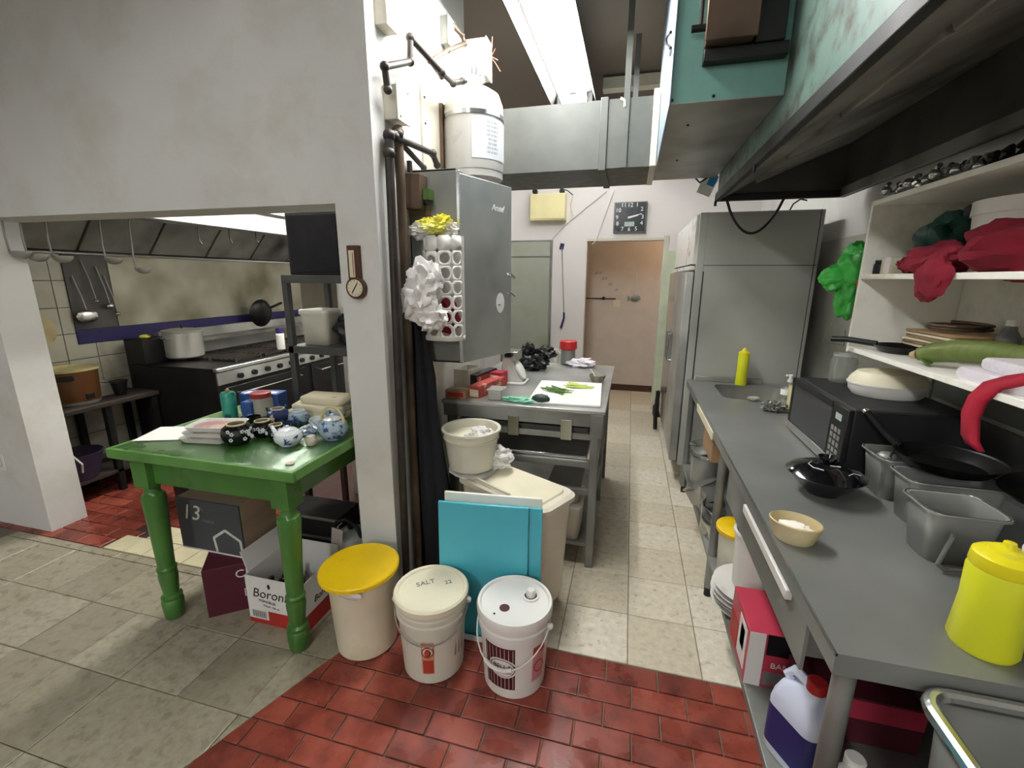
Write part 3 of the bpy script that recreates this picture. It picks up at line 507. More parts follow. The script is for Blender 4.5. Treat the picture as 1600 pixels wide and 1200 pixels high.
# fly swatter and hooks
T = thing('fly_swatter', 'blue handled stick hanging on the white back wall', 'stick', py(879, 515, YB-.02)); hd = py(878, 385, YB-.02); ft = py(881, 515, YB-.02)
part(T, 'head', 'navy', lambda b: b.obox(hd, (.05, .012, .07), ry=.2), .004); part(T, 'rod', 'steel_bright', lambda b: b.cyl(hd, py(881, 490, YB-.02), .007, n=8)); part(T, 'grip', 'navy', lambda b: b.tube([py(881, 488, YB-.02), py(881, 497, YB-.02), py(876, 513, YB-.02)], .012, 8))
# doorway notes on inner wall
YI = 6.6
T = thing('paper_notice', 'taped paper notice with handwriting on the wall inside the doorway', 'notice', py(950, 460, YI)); a, c = py(922, 418, YI-.003), py(985, 462, YI-.003)
sh = part(T, 'sheet', 'inner_wall', lambda b: b.box(a.x, c.x, YI-.004, YI, c.z, a.z))
for k, (u, s) in enumerate(((.15, 'llll lll'), (.45, 'lll ll'), (.75, 'lllll'), (.3, 'lll'))): text(s, .05, (a.x+(c.x-a.x)*(.2+.15*k), YI-.005, a.z-(a.z-c.z)*(.2+.2*k)), (1, 0, 0), (0, 0, 1), 'ink_grey', sh, T, 'handwriting', shear=.4)
T = thing('hanging_rail', 'thin dark rail on the wall inside the doorway', 'rail', py(935, 465, YI)); part(T, 'bar', 'black_metal', lambda b: b.tube([py(915, 466, YI-.02), py(962, 467, YI-.02)], .008)); part(T, 'clip', 'black_metal', lambda b: b.ball(py(943, 466, YI-.02), .025, 2))
T = thing('fish_ornament', 'small wire fish ornament hung on the inner wall', 'ornament', py(990, 470, YI)); ctr = py(993, 466, YI-.015)
part(T, 'body', 'steel_dull', lambda b: b.ball(ctr, (.07, .01, .05), 2)); part(T, 'tail', 'steel_dull', lambda b: b.slab([ctr+Vector((-.06, 0, 0)), ctr+Vector((-.11, 0, .04)), ctr+Vector((-.11, 0, -.04))], .008)); part(T, 'string', 'cord_white', lambda b: b.cyl(ctr+Vector((0, 0, .05)), ctr+Vector((0, 0, .35)), .003, n=5))
c = py(963, 474, YI-.004); b = MB((c.x, YI, c.z-.05)); b.box(c.x-.05, c.x+.05, YI-.01, YI, c.z-.05, c.z+.05); tag(b.build('switch_plate', 'old_paper', bevel=.003), 'beige switch plate on the inner wall', 'switch')
a = py(1046, 392, YB-.01); b = MB((a.x, YB, 0)); b.box(a.x-.06, a.x+.08, YB-.03, YB, .1, a.z); tag(b.build('green_board', mat('pale_green', 'c3cbb0', .5)), 'pale green panel on the back wall beside the fridge', 'panel')
T = thing('floor_bottle', 'dark container on the floor by the doorway wall', 'container', pz(1027, 650)); c = pz(1027, 650); part(T, 'body', 'black_plastic', lambda b: b.lathe([(.05, 0), (.06, .02), (.06, .12), (.03, .16)], c)); part(T, 'cap', 'steel_dull', lambda b: b.cyl(c+Vector((0, 0, .16)), c+Vector((0, 0, .19)), .03))
# ---------------------------------------------------------------- steel prep table
TX0, TX1, TY0, TY1, TZ = -1.0, -.09, 2.26, 3.55, .93
T = thing('prep_table', 'stainless steel prep table with tray runners below', 'table', (-.55, 2.9, 0))
part(T, 'top', 'steel', lambda b: b.box(TX0, TX1, TY0, TY1, TZ-.02, TZ), .004)
part(T, 'apron', 'steel_dull', lambda b: b.box(TX0+.01, TX1-.01, TY0+.005, TY0+.02, TZ-.09, TZ-.02).box(TX1-.025, TX1-.01, TY0+.02, TY1, TZ-.09, TZ-.02))
for u in (-.58, -.29): part(T, 'clip_plate', 'steel_greasy', lambda b: b.box(u-.03, u+.03, TY0-.004, TY0+.006, TZ-.17, TZ-.06), .002)
part(T, 'corner_block', 'steel_dull', lambda b: b.box(TX1-.075, TX1-.008, TY0-.002, TY0+.06, TZ-.15, TZ-.021), .003)
for xx in (TX0+.05, TX1-.05):
    for yy in (TY0+.035, TY1-.04): lg = part(T, 'leg', 'steel_dull', lambda b: b.obox((xx, yy, .42), (.045, .045, .84)), .006); part(T, 'foot', 'black_metal', lambda b: b.cyl((xx, yy, 0), (xx, yy, .04), .018), parent=lg)
for zz in (.76, .6, .44): part(T, 'front_rail', 'steel_dull', lambda b: b.box(TX0+.07, TX1-.07, TY0+.02, TY0+.045, zz, zz+.035), .003)
for zz in (.76, .6, .44):
    for xx in (TX0+.07, TX1-.08): part(T, 'runner', 'steel_dull', lambda b: b.box(xx, xx+.02, TY0+.05, TY1-.05, zz, zz+.02))
part(T, 'lower_shelf', 'steel_dull', lambda b: b.box(TX0+.05, TX1-.05, TY0+.03, TY1-.03, .12, .14), .003)
part(T, 'middle_rail', 'steel_dull', lambda b: b.box(TX1-.055, TX1-.03, 2.9, 2.94, .1, .84)); part(T, 'side_rail', 'steel_dull', lambda b: b.box(TX1-.06, TX1-.04, TY0+.05, TY1-.05, .35, .38))
for k, (zz, l) in enumerate(((.78, 'sheet pan on the upper runners of the prep table'), (.62, 'deep steel tray on the middle runners of the prep table'))):
    o = thing('sheet_pan', ('dark ', 'shiny ')[k]+l, 'tray', (-.5, 2.8, zz)); x0, x1 = (TX0+.1, TX1-.1)
    part(o, 'pan_floor', ('black_metal', 'steel_dull')[k], lambda b: b.box(x0, x1, TY0+.06, TY1-.3, zz, zz+.004)); part(o, 'pan_rim', ('hood_dark', 'steel_bright')[k], lambda b: b.box(x0-.01, x1+.01, TY0+.05, TY0+.06, zz, zz+.035).box(x0-.01, x1+.01, TY1-.3, TY1-.29, zz, zz+.035).box(x0-.01, x0, TY0+.06, TY1-.3, zz, zz+.035).box(x1, x1+.01, TY0+.06, TY1-.3, zz, zz+.035), .002)
def tub(name, label, c, wx, wy, h, m, rot=0., lid=None, parent=None, tp=.9):
    o = thing(name, label, 'container', c, rot); r = .03
    ring = lambda s, z: [(p[0], p[1], z) for p in rrect(-wx/2*s, wx/2*s, -wy/2*s, wy/2*s, r)]
    b = MB(); b.loft([ring(tp, 0), ring(1, h), ring(1.05, h), ring(1.05, h-.01), ring(1.02, h-.01)], caps=False); b.add(ring(tp, 0), [tuple(range(24))]); b.build('tub_wall', m, o, solid=.003)
    if lid: b = MB(); b.loft([ring(1.06, h), ring(1.06, h+.012), ring(1., h+.016)]); b.build('lid', lid, o)
    return o
tub('storage_tub', 'white plastic storage tub on the lower prep table shelf', (-.3, 2.44, .141), .2, .28, .2, 'frosted', lid='white_plastic'); tub('storage_tub', 'clear tub stacked above the white tub under the prep table', (-.3, 2.44, .36), .18, .26, .1, 'frosted', lid='steel_dull'); tub('storage_tub', 'low white tub at the prep table centre shelf', (-.62, 2.45, .141), .25, .25, .2, 'white_plastic')
# on the prep table
q = [pz(822, 630, .945), pz(847, 594, .945), pz(943, 600, .945), pz(940, 632, .945)]
b = MB((-.33, 2.6, TZ)); b.prism([(-.515, 2.31), (-.12, 2.33), (-.145, 2.86), (-.54, 2.84)], TZ, TZ+.015); tag(b.build('cutting_board', 'board_white', bevel=.004), 'white cutting board with chopped scallions on it', 'cutting board')
def stalks(label, cc, n, m, L, sp, seed):
    R2 = random.Random(seed); o = thing('scallion_bunch', label, 'vegetable', cc)
    for k in range(n):
        a = R2.uniform(-.5, .5)+sp; u = Vector((cos(a), sin(a), 0)); p = Vector(cc)+Vector((R2.uniform(-.03, .03), R2.uniform(-.035, .035), .006+.004*(k % 3))); l = L*R2.uniform(.6, 1)
        part(o, 'stalk', m, lambda b: b.tube([p-u*l*.5, p+Vector((u.y, -u.x, 0))*R2.uniform(-.015, .015), p+u*l*.5], [.004, .005, .002], 6))
stalks('dark green scallion tops heaped on the cutting board', (pz(868, 612, .945)), 16, 'scallion_dark', .17, -.4, 3); stalks('pale chopped scallion stalks on the cutting board', (pz(905, 605, .945)), 14, 'scallion_pale', .15, -.2, 5)
c = pz(845, 630, .93); b = MB(c); b.ball(c+Vector((0, 0, .026)), (.05, .03, .026), 3, .1); tag(b.build('avocado', 'avocado'), 'dark avocado at the front edge of the prep table', 'fruit')
c = pz(815, 628, .93); b = MB(c); b.ball(c+Vector((0, 0, .012)), (.09, .035, .013), 4, .6, 3); tag(b.build('plastic_film', 'green_film', bevel=0), 'crumpled green plastic film beside the avocado', 'plastic film')
c = pz(933, 597, .93); T = thing('small_bowl', 'small steel bowl with a spoon near the cutting board corner', 'bowl', c); part(T, 'bowl', 'steel_greasy', lambda b: b.lathe([(.035, 0), (.052, .035), (.056, .05), (.052, .05), (.048, .035), (.03, .005)], c)); part(T, 'spoon', 'white_plastic', lambda b: b.tube([c+Vector((0, 0, .02)), c+Vector((-.05, .03, .08))], .004))
# kitchen scale
c = pz(800, 597, .93); T = thing('kitchen_scale', 'white kitchen scale with a slanted round dial', 'scale', c)
part(T, 'base', 'white_enamel', lambda b: b.prism([(c.x+p[0], c.y+p[1]) for p in rrect(-.09, .1, -.08, .09, .03)], TZ, TZ+.015), .004)
part(T, 'body', 'white_enamel', lambda b: b.loft([[(c.x-.07, c.y-.06, TZ+.015), (c.x+.085, c.y-.06, TZ+.015), (c.x+.085, c.y+.07, TZ+.015), (c.x-.07, c.y+.07, TZ+.015)], [(c.x-.05, c.y-.045, TZ+.17), (c.x+.005, c.y-.045, TZ+.17), (c.x+.005, c.y+.055, TZ+.17), (c.x-.05, c.y+.055, TZ+.17)]]), .008)
part(T, 'dial', 'white_plastic', lambda b: b.lathe([(.066, 0), (.066, .012), (.06, .014)], (c.x+.052, c.y-.0, TZ+.085), rot=Matrix.Rotation(radians(62), 3, 'Y'))); part(T, 'pan', 'steel_bright', lambda b: b.box(c.x-.1, c.x+.05, c.y-.07, c.y+.08, TZ+.205, TZ+.213), .003); part(T, 'pan_post', 'black_metal', lambda b: b.box(c.x-.045, c.x, c.y-.02, c.y+.03, TZ+.17, TZ+.205))
# boxes of wrap
def carton(name, label, c, size, rz, m, cat='box', marks=(), open_=False, group=None):
    o = thing(name, label, cat, c, rz, group); w, d, h = size
    if open_:
        b = MB(); t = .004; b.box(-w/2, w/2, -d/2, -d/2+t, 0, h).box(-w/2, w/2, d/2-t, d/2, 0, h).box(-w/2, -w/2+t, -d/2, d/2, 0, h).box(w/2-t, w/2, -d/2, d/2, 0, h).box(-w/2, w/2, -d/2, d/2, 0, t); b.build('carton_body', m, o)
    else:
        b = MB(); b.box(-w/2, w/2, -d/2, d/2, 0, h); b.build('carton_body', m, o, .003)
    for (nm, mm, side, u0, u1, v0, v1) in marks:                    # printed or shade-toned panels on faces
        b = MB(); e = .0012
        if side == '-y': b.box(-w/2+u0*w, -w/2+u1*w, -d/2-e, -d/2, v0*h, v1*h)
        if side == '+x': b.box(w/2, w/2+e, -d/2+u0*d, -d/2+u1*d, v0*h, v1*h)
        if side == '-x': b.box(-w/2-e, -w/2, -d/2+u0*d, -d/2+u1*d, v0*h, v1*h)
        if side == 'top': b.box(-w/2+u0*w, -w/2+u1*w, -d/2+v0*d, -d/2+v1*d, h, h+e)
        b.build(nm, mm, o)
    return o
carton('wrap_box', 'long red and cream wrap carton lying toward the scale', (-.80, 2.5, TZ), (.07, .32, .07), radians(-12), 'red_box', marks=[('label_panel', 'old_paper', '-y', .1, .9, .1, .7)])
carton('wrap_box', 'red and white glove carton in front of the scale', (-.80, 2.69, TZ), (.11, .09, .09), radians(-10), 'card_crimson', marks=[('label_panel', 'white_paper', '-y', .25, .75, .2, .8)])
carton('wrap_box', 'flat maroon and tan carton at the prep table corner', (-.93, 2.35, TZ), (.13, .09, .045), radians(-6), 'card_brown', marks=[('label_panel', 'card_red', '-y', .1, .9, .2, .8)])
carton('wrap_box', 'pale open carton behind the flat maroon carton', (-.95, 2.56, TZ), (.1, .16, .13), radians(-10), 'offwhite_box', open_=True)
carton('wrap_box', 'black topped wrap carton behind the long red carton', (-.87, 2.62, TZ), (.06, .26, .1), radians(-12), 'black_plastic', marks=[('label_panel', 'red_box', '+x', .02, .98, .05, .85)])
c = pz(775, 627, .93); T = thing('clear_container', 'clear plastic clamshell at the front of the prep table', 'container', c); part(T, 'shell', 'clear_plastic', lambda b: b.obox(c+Vector((-.01, .05, .03)), (.08, .09, .06)), .008); part(T, 'rim', 'clear_plastic', lambda b: b.obox(c+Vector((-.01, .05, .062)), (.09, .1, .006)), .002)
c = pz(833, 578, .93); blobs('plastic_bag', 'black_plastic', 'black plastic bags bunched on the far side of the scale', 'plastic bag', [(c+Vector((0, 0, .06)), (.1, .07, .06), .5), (c+Vector((.09, .02, .13)), (.07, .05, .045), .5), (c+Vector((-.04, .02, .14)), (.05, .04, .05), .5)])
c = pz(887, 569, .93); T = thing('lidded_jar', 'grey container with a bright red lid on the far table end', 'jar', c); part(T, 'body', 'steel_dull', lambda b: b.lathe([(.05, 0), (.06, .01), (.055, .12)], c)); part(T, 'lid', 'red_plastic', lambda b: b.lathe([(.062, .12), (.07, .13), (.068, .185), (.06, .19)], c))
c = pz(908, 573, .93); blobs('rag', 'towel', 'white patterned rag crumpled on the far table end', 'rag', [(c+Vector((0, 0, .03)), (.09, .06, .03), .6)])
c = pz(868, 566, .93); T = thing('tumbler', 'pale glass tumbler with a curved handle by the red lid jar', 'cup', c); part(T, 'cup', 'frosted', lambda b: b.lathe([(.025, 0), (.032, .08), (.03, .08), (.023, .005)], c)); part(T, 'handle', 'white_plastic', lambda b: b.tube([c+Vector((-.03, 0, .09)), c+Vector((0, 0, .11)), c+Vector((.04, 0, .07)), c+Vector((.05, 0, .03))], .007))

# ---------------------------------------------------------------- ingredient bin, tub and cyan boards
ang = radians(-27.7); bc = Vector((-.52, 2.0, 0)); T = thing('ingredient_bin', 'cream rolling ingredient bin with a sloping lid beside the prep table', 'bin', bc, ang)
L_, D_ = .56, .27
ring = lambda s, z, dz=0: [(p[0]*s+.02, p[1]*s, z+dz*(-p[0])) for p in rrect(-L_/2, L_/2, -D_/2, D_/2, .06)]
b = MB(); b.loft([ring(.84, .04), ring(.87, .08), ring(.97, .56), ring(1., .575)]); b.build('body', 'bin_cream', T)
b = MB(); b.loft([ring(1.0, .575), ring(1.05, .578), ring(1.05, .6), ring(.99, .61), ring(.93, .606), ring(.9, .606)]); ld = b.build('lid', 'bin_cream', T)
b = MB(); b.loft([ring(.86, .606), ring(.84, .614), ring(.6, .614)]); b.build('lid_panel', 'yellowed_plastic', ld)
for sx in (-1, 1):
    for sy in (-1, 1): b = MB(); b.cyl((sx*.17+.02, sy*.07-.012, .025), (sx*.17+.02, sy*.07+.012, .025), .025); b.build('caster', 'black_plastic', T)
b = MB(); b.tube([(-.2, -.1, .62), (-.05, -.12, .625), (.1, -.125, .622)], .006); b.build('lid_hinge', 'bin_cream', ld)
# clear film wrap beneath tub
tcn = Vector((-.75, 2.06, .64)); T = thing('round_tub', 'translucent round tub of flour standing on the cream bin', 'tub', tcn)
part(T, 'wall', 'frosted', lambda b: b.lathe([(.1, 0), (.118, .01), (.14, .2), (.152, .205), (.152, .215), (.136, .213), (.112, .012), (.0, .008)], tcn, 36)); part(T, 'flour', 'flour', lambda b: b.lathe([(.01, .012), (.112, .014), (.128, .12), (.09, .13), (.01, .135)], tcn, 30))
part(T, 'rim_band', 'yellowed_plastic', lambda b: b.lathe([(.139, .165), (.143, .165), (.144, .172), (.14, .172)], tcn, 36))
blobs('plastic_bag', 'bag_white', 'crumpled clear bag inside the flour tub', 'plastic bag', [(tcn+Vector((.06, -.03, .19)), (.05, .045, .04), .5), (tcn+Vector((.03, -.0, .165)), (.06, .05, .025), .4)])
blobs('plastic_bag', 'bag_plastic', 'clear wrinkled plastic bag under the flour tub', 'plastic bag', [(tcn+Vector((0, 0, -.014)), (.12, .11, .014), .2), (tcn+Vector((.13, .04, .05)), (.07, .06, .05), .5)])
def board(label, a, c, h, lean, th, m, name='cutting_board'):
    a, c = Vector(a), Vector(c); n = Vector((-(c-a).y, (c-a).x, 0)).normalized(); u = (Vector((0, 0, 1))*cos(lean)+n*sin(lean))
    b = MB((a+c)/2); b.slab([a, c, c+u*h, a+u*h], -th if ((c-a).cross(u)).dot(n) > 0 else th); return tag(b.build(name, m, bevel=.004), label, 'cutting board')
board('large cyan cutting board leaning in front of the bin', (-.755, 1.625, 0), (-.36, 1.665, 0), .655, .04, .014, 'cyan_board')
board('second cyan cutting board edge showing to the right of the first', (-.5, 1.668, 0), (-.305, 1.687, 0), .648, .04, .012, 'cyan_board')
board('white cutting board leaning behind the cyan boards', (-.74, 1.662, 0), (-.31, 1.705, 0), .685, .04, .014, 'board_white')
b = MB((-.55, 1.61, 0)); b.box(-.78, -.33, 1.606, 1.613, .0, .028); tag(b.build('floor_strip', 'white_plastic', bevel=.003), 'white plastic strip at the foot of the cyan board', 'strip')

# ---------------------------------------------------------------- three buckets
def bail(T, c, r, z, drop, ang0, m='steel_dull', grip=False):
    pts = []
    for k in range(17):
        a = pi*k/16; p = Vector((cos(a)*(r+.008), -sin(a)*(r+.012), z-drop*sin(a))); pts.append(Matrix.Rotation(ang0, 3, 'Z') @ p+Vector(c))
    w = part(T, 'bail_handle', m, lambda b: b.tube(pts, .003, 6))
    if grip: part(T, 'grip', 'white_plastic', lambda b: b.tube(pts[6:11], .008, 8), parent=w)
    for p in (pts[0], pts[-1]): part(T, 'handle_ear', 'white_plastic', lambda b: b.ball(p, .014, 2))
def arc_panel(T, nm, m, c, r0, z0, r1, z1, a0, a1, parent, n=14):
    b = MB(T); b.loft([[Vector(c)+Vector((r*cos(a0+(a1-a0)*k/n), r*sin(a0+(a1-a0)*k/n), z)) for k in range(n+1)] for r, z in ((r0, z0), (r1, z1))], closed=False); return b.build(nm, m, parent)
# yellow lidded bucket
c = Vector((-1.06, 1.495, 0)); T = thing('food_bucket', 'pale straw bucket with a loose yellow lid', 'bucket', c)
part(T, 'body', 'yellowed_plastic', lambda b: b.lathe([(.12, 0), (.128, .008), (.145, .35), (.15, .36), (.14, .36), (.12, .02), (.001, .015)], c, 40)); part(T, 'contents', 'straw_fill', lambda b: b.lathe([(.119, .02), (.135, .28), (.001, .29)], c, 30))
part(T, 'lid', 'yellow_lid', lambda b: b.lathe([(.165, .358), (.17, .362), (.17, .376), (.165, .382), (.15, .38), (.001, .378)], c+Vector((0, 0, 0)), 40, rot=Matrix.Rotation(radians(-2), 3, 'Y'))); part(T, 'spout', 'bag_plastic', lambda b: b.ball(c+Vector((.03, -.14, .345)), (.06, .012, .022), 2))
# salt pail
c = Vector((-.722, 1.47, 0)); r = .15; T = thing('plastic_pail', 'old translucent pail with a stained lid marked in pen', 'bucket', c)
part(T, 'body', 'frosted', lambda b: b.lathe([(.118, 0), (.125, .006), (.138, .26), (.145, .265), (.145, .275), (.139, .28), (.139, .29), (.146, .295), (.146, .305), (.141, .31), (.142, .34), (.13, .34), (.118, .02), (.001, .015)], c, 40)); part(T, 'contents', 'flour', lambda b: b.lathe([(.117, .02), (.124, .15), (.001, .16)], c, 30))
ld = part(T, 'lid', 'yellowed_plastic', lambda b: b.lathe([(.143, .325), (.152, .33), (.153, .352), (.146, .36), (.136, .357), (.132, .349), (.12, .347), (.001, .347)], c, 40))
text('SALT', .036, c+Vector((-.04, .03, .3475)), Vector((1, .75, 0)), Vector((-.75, 1, 0)), 'ink_grey', ld, T, 'handwriting'); text('22', .03, c+Vector((.05, .06, .3475)), Vector((1, .75, 0)), Vector((-.75, 1, 0)), 'ink_grey', ld, T, 'handwriting')
bail(T, c, .143, .3, .09, .25)
a_ = math.atan2(-1.475, .70)+pi
af = math.atan2(CAM.y-c.y, CAM.x-c.x)
pn = arc_panel(T, 'warning_label', mat('peach_label', 'c98d76', .6), c, .1283, .055, .1365, .21, af-.38, af+.0, T)
arc_panel(T, 'warning_panel', 'ink_red', c, .1292, .06, .1325, .125, af-.35, af-.03, pn); arc_panel(T, 'warning_panel', 'yellowed_plastic', c, .1343, .14, .1368, .19, af-.33, af-.05, pn)
b = MB(T)
for k in range(18):
    t0, t1 = 2*pi*k/18, 2*pi*(k+1)/18
    for tt, rr in ((t0, .024), (t1, .024)): pass
    b.add([c+Vector((( .137)*cos(af-.19+rr*cos(t)/.137), .137*sin(af-.19+rr*cos(t)/.137), .165+rr*sin(t))) for t, rr in ((t0, .02), (t1, .02), (t1, .025), (t0, .025))], [(0, 1, 2, 3)])
b.build('warning_circle', 'ink_red', pn, solid=.001)
b = MB(T); b.ball(c+Vector((.1372*cos(af-.19), .1372*sin(af-.19), .165)), (.012, .012, .014), 2, .4); b.build('warning_figure', 'ink_red', pn)
arc_panel(T, 'faded_label', 'ink_grey', c, .1295, .1, .1345, .2, af+.65, af+1.1, T)
# white pail with maroon label
c = Vector((-.372, 1.492, 0)); T = thing('plastic_pail', 'white oil pail with a maroon striped label and spout lid', 'bucket', c); af = math.atan2(CAM.y-c.y, CAM.x-c.x)
part(T, 'body', 'white_plastic', lambda b: b.lathe([(.118, 0), (.124, .006), (.138, .27), (.146, .275), (.146, .295), (.14, .3), (.141, .34), (.13, .34)], c, 40))
ld = part(T, 'lid', 'white_plastic', lambda b: b.lathe([(.142, .315), (.15, .32), (.152, .345), (.147, .358), (.138, .357), (.134, .347), (.12, .345), (.001, .345)], c, 40))
sp = c+Vector((.055, .045, .345)); part(T, 'spout_ring', 'white_plastic', lambda b: b.lathe([(.034, 0), (.034, .006), (.026, .006), (.026, .001)], sp), parent=ld); part(T, 'spout_cap', 'white_plastic', lambda b: b.lathe([(.02, 0), (.02, .02), (.014, .03), (.001, .031)], sp+Vector((0, .004, 0))), parent=ld); part(T, 'spout_gap', 'ink_maroon', lambda b: b.lathe([(.026, .0), (.026, .0015), (.001, .0015)], sp), parent=ld)
h_ = c+Vector((-.03, -.045, .345)); part(T, 'vent_hole', 'ink_maroon', lambda b: b.lathe([(.02, 0), (.02, .002), (.001, .002)], h_), parent=ld); part(T, 'vent_hole', 'ink_black', lambda b: b.lathe([(.004, 0), (.004, .002), (.001, .002)], c+Vector((-.06, -.085, .345))), parent=ld)
for i, (s0, s1) in enumerate(((-.95, .02),)):
    pn = arc_panel(T, 'maroon_label', 'ink_maroon', c, .1267, .05, .1372, .245, af+s0, af+s1, T)
    for k in range(8): t = af+s0+(s1-s0)*(k+.5)/8; arc_panel(T, 'label_stripe', 'card_white', c, .1275, .055, .1378, .24, t-.006, t+.006, pn, 1)
cz = af-.36
for rr, m_ in ((.058, 'card_white'), (.05, 'ink_maroon'), (.047, 'white_plastic')):
    b = MB(T); K = 30; e = {.058: .0015, .05: .002, .047: .0025}[rr]; vs = [c+Vector(((.1318+e+z*.053)*cos(cz+x/.13), (.1318+e+z*.053)*sin(cz+x/.13), .15+z)) for x, z in [(0, 0)]+[(rr*cos(2*pi*k/K), rr*.8*sin(2*pi*k/K)) for k in range(K)]]
    b.add(vs, [(0, 1+k, 1+(k+1) % K) for k in range(K)]); b.build('label_oval', m_, pn)
text('BELLA', .028, None, None, None, 'ink_maroon', pn, T, cylc=c+Vector((0, 0, .158)), cylr=.1352, a0=cz, depth=.0003); text('HIGH PERFORMANCE', .009, None, None, None, 'ink_maroon', pn, T, cylc=c+Vector((0, 0, .132)), cylr=.1345, a0=cz, depth=.0003)
pn = arc_panel(T, 'pink_label', mat('label_pink', 'c98b90', .5), c, .1275, .07, .1375, .235, af+.55, af+1.0, T); arc_panel(T, 'red_header', 'ink_red', c, .1362, .2, .1382, .235, af+.55, af+1.0, pn)
b = MB(T)
for k in range(16):
    t0, t1 = 2*pi*k/16, 2*pi*(k+1)/16; b.add([c+Vector((.1357*cos(af+.77+rr*cos(t)/.135), .1357*sin(af+.77+rr*cos(t)/.135), .14+rr*sin(t))) for t, rr in ((t0, .022), (t1, .022), (t1, .026), (t0, .026))], [(0, 1, 2, 3)])
b.build('warning_circle', 'ink_red', pn, solid=.0008)
bail(T, c, .143, .29, .13, -.2, 'white_plastic', True)
# ---------------------------------------------------------------- fridge
FX0, FX1, FY0, FY1, FZ0, FZ1 = .43, 1.19, 3.5, 4.95, .18, 2.045
T = thing('upright_fridge', 'tall stainless steel upright fridge at the end of the counter', 'fridge', (.8, 4.2, 0))
part(T, 'cabinet_body', 'fridge_steel', lambda b: b.box(FX0+.03, FX1, FY0, FY1, FZ0, FZ1), .006)
part(T, 'front_post', 'fridge_steel', lambda b: b.box(FX0, FX0+.05, FY0-.003, FY0+.03, FZ0, FZ1), .003)
part(T, 'side_seam', 'gasket', lambda b: b.box(FX0+.05, FX1-.01, FY0-.0025, FY0+.01, 1.69, 1.694).box(FX1-.028, FX1-.024, FY0-.0025, FY0+.01, FZ0, FZ1).box(FX0+.048, FX0+.056, FY0-.003, FY0+.01, FZ0, 1.65))
part(T, 'top_grille', 'white_enamel', lambda b: b.box(FX0-.02, FX0+.03, FY0+.03, FY1, 1.7, FZ1-.01).box(FX0-.035, FX0+.0, FY0+.03, FY1, 1.66, 1.69), .004); part(T, 'grille_slot', 'gasket', lambda b: b.box(FX0-.022, FX0, FY0+.08, FY1-.03, 1.69, 1.705))
for k, (y0, y1) in enumerate(((FY0+.03, (FY0+FY1)/2-.005), ((FY0+FY1)/2+.005, FY1))):
    dr = part(T, 'door', 'steel_bright' if k else 'steel', lambda b: b.box(FX0-.06, FX0-.004, y0, y1, FZ0+.02, 1.65), .006); part(T, 'gasket', 'gasket', lambda b: b.box(FX0-.004, FX0+.01, y0, y1, FZ0+.02, 1.65), parent=dr)
    yy = y1-.08 if k == 0 else y0+.08
    part(T, 'handle', 'steel_bright', lambda b: b.tube([(FX0-.06, yy, 1.13), (FX0-.09, yy, 1.13), (FX0-.09, yy, .9), (FX0-.06, yy, .9)], .012), parent=dr); part(T, 'handle_plate', 'steel_dull', lambda b: b.box(FX0-.064, FX0-.06, yy-.03, yy+.03, .88, 1.15), .002, parent=dr)
for xx in (FX0+.06, FX1-.06):
    for yy in (FY0+.05, FY1-.06): part(T, 'leg', 'steel_dull', lambda b: b.box(xx-.02, xx+.02, yy-.02, yy+.02, 0, FZ0), .003)
part(T, 'cord', 'cord_black', lambda b: b.tube([(1.0, 3.6, FZ1), (1.02, 3.6, FZ1+.05), (1.06, 3.6, FZ1+.08), (1.1, 3.6, FZ1+.07)], .005))
b = MB((.40, 4.95, 0)); b.tube([(.34, 4.85, .02), (.33, 4.84, .18), (.34, 4.84, .42), (.335, 4.85, .44)], .022); tag(b.build('bumper_pipe', 'black_plastic'), 'black tube standing on the floor in front of the fridge', 'tube')
# wall panel behind the fridge
b = MB((XR, 3.0, .9)); b.box(XR-.012, XR, 2.3, 3.9, .9, 1.86); tag(b.build('splash_sheet', 'splash_pale', bevel=.003), 'grey splash panel on the wall beside the fridge', 'panel')

# ---------------------------------------------------------------- steel counter
KX0, KX1, KY0, KY1, KZ = .44, 1.28, .885, 3.47, .875
SKX0, SKX1, SKY0, SKY1 = .6, 1.05, 2.95, 3.36
T = thing('steel_counter', 'long stainless steel counter with an under shelf and inset sink', 'counter', (.85, 2.2, 0))
def topmesh(b):
    z0 = KZ-.004; r = .07
    b.box(KX0, KX1, KY0, SKY0, z0, KZ).box(KX0, KX1, SKY1, KY1, z0, KZ).box(KX0, SKX0, SKY0, SKY1, z0, KZ).box(SKX1, KX1, SKY0, SKY1, z0, KZ)
    for cx_, cy_, a0, qx, qy in ((SKX1-r, SKY1-r, 0, SKX1, SKY1), (SKX0+r, SKY1-r, 90, SKX0, SKY1), (SKX0+r, SKY0+r, 180, SKX0, SKY0), (SKX1-r, SKY0+r, 270, SKX1, SKY0)):
        arc = [(cx_+r*cos(radians(a0+90*k/6)), cy_+r*sin(radians(a0+90*k/6))) for k in range(7)]
        for p, q in zip(arc, arc[1:]): b.prism([(qx, qy), p, q], z0, KZ)
    b.box(KX0, KX0+.004, KY0, KY1, KZ-.05, z0).box(KX0+.004, KX1, KY0, KY0+.004, KZ-.05, z0).box(KX0, KX1, KY1-.004, KY1, KZ-.05, z0)
part(T, 'top', 'steel_counter', topmesh, 0)
part(T, 'edge_bead', 'steel_bright', lambda b: b.tube([(KX0, KY1, KZ-.003), (KX0, KY0, KZ-.003)], .004, 6))
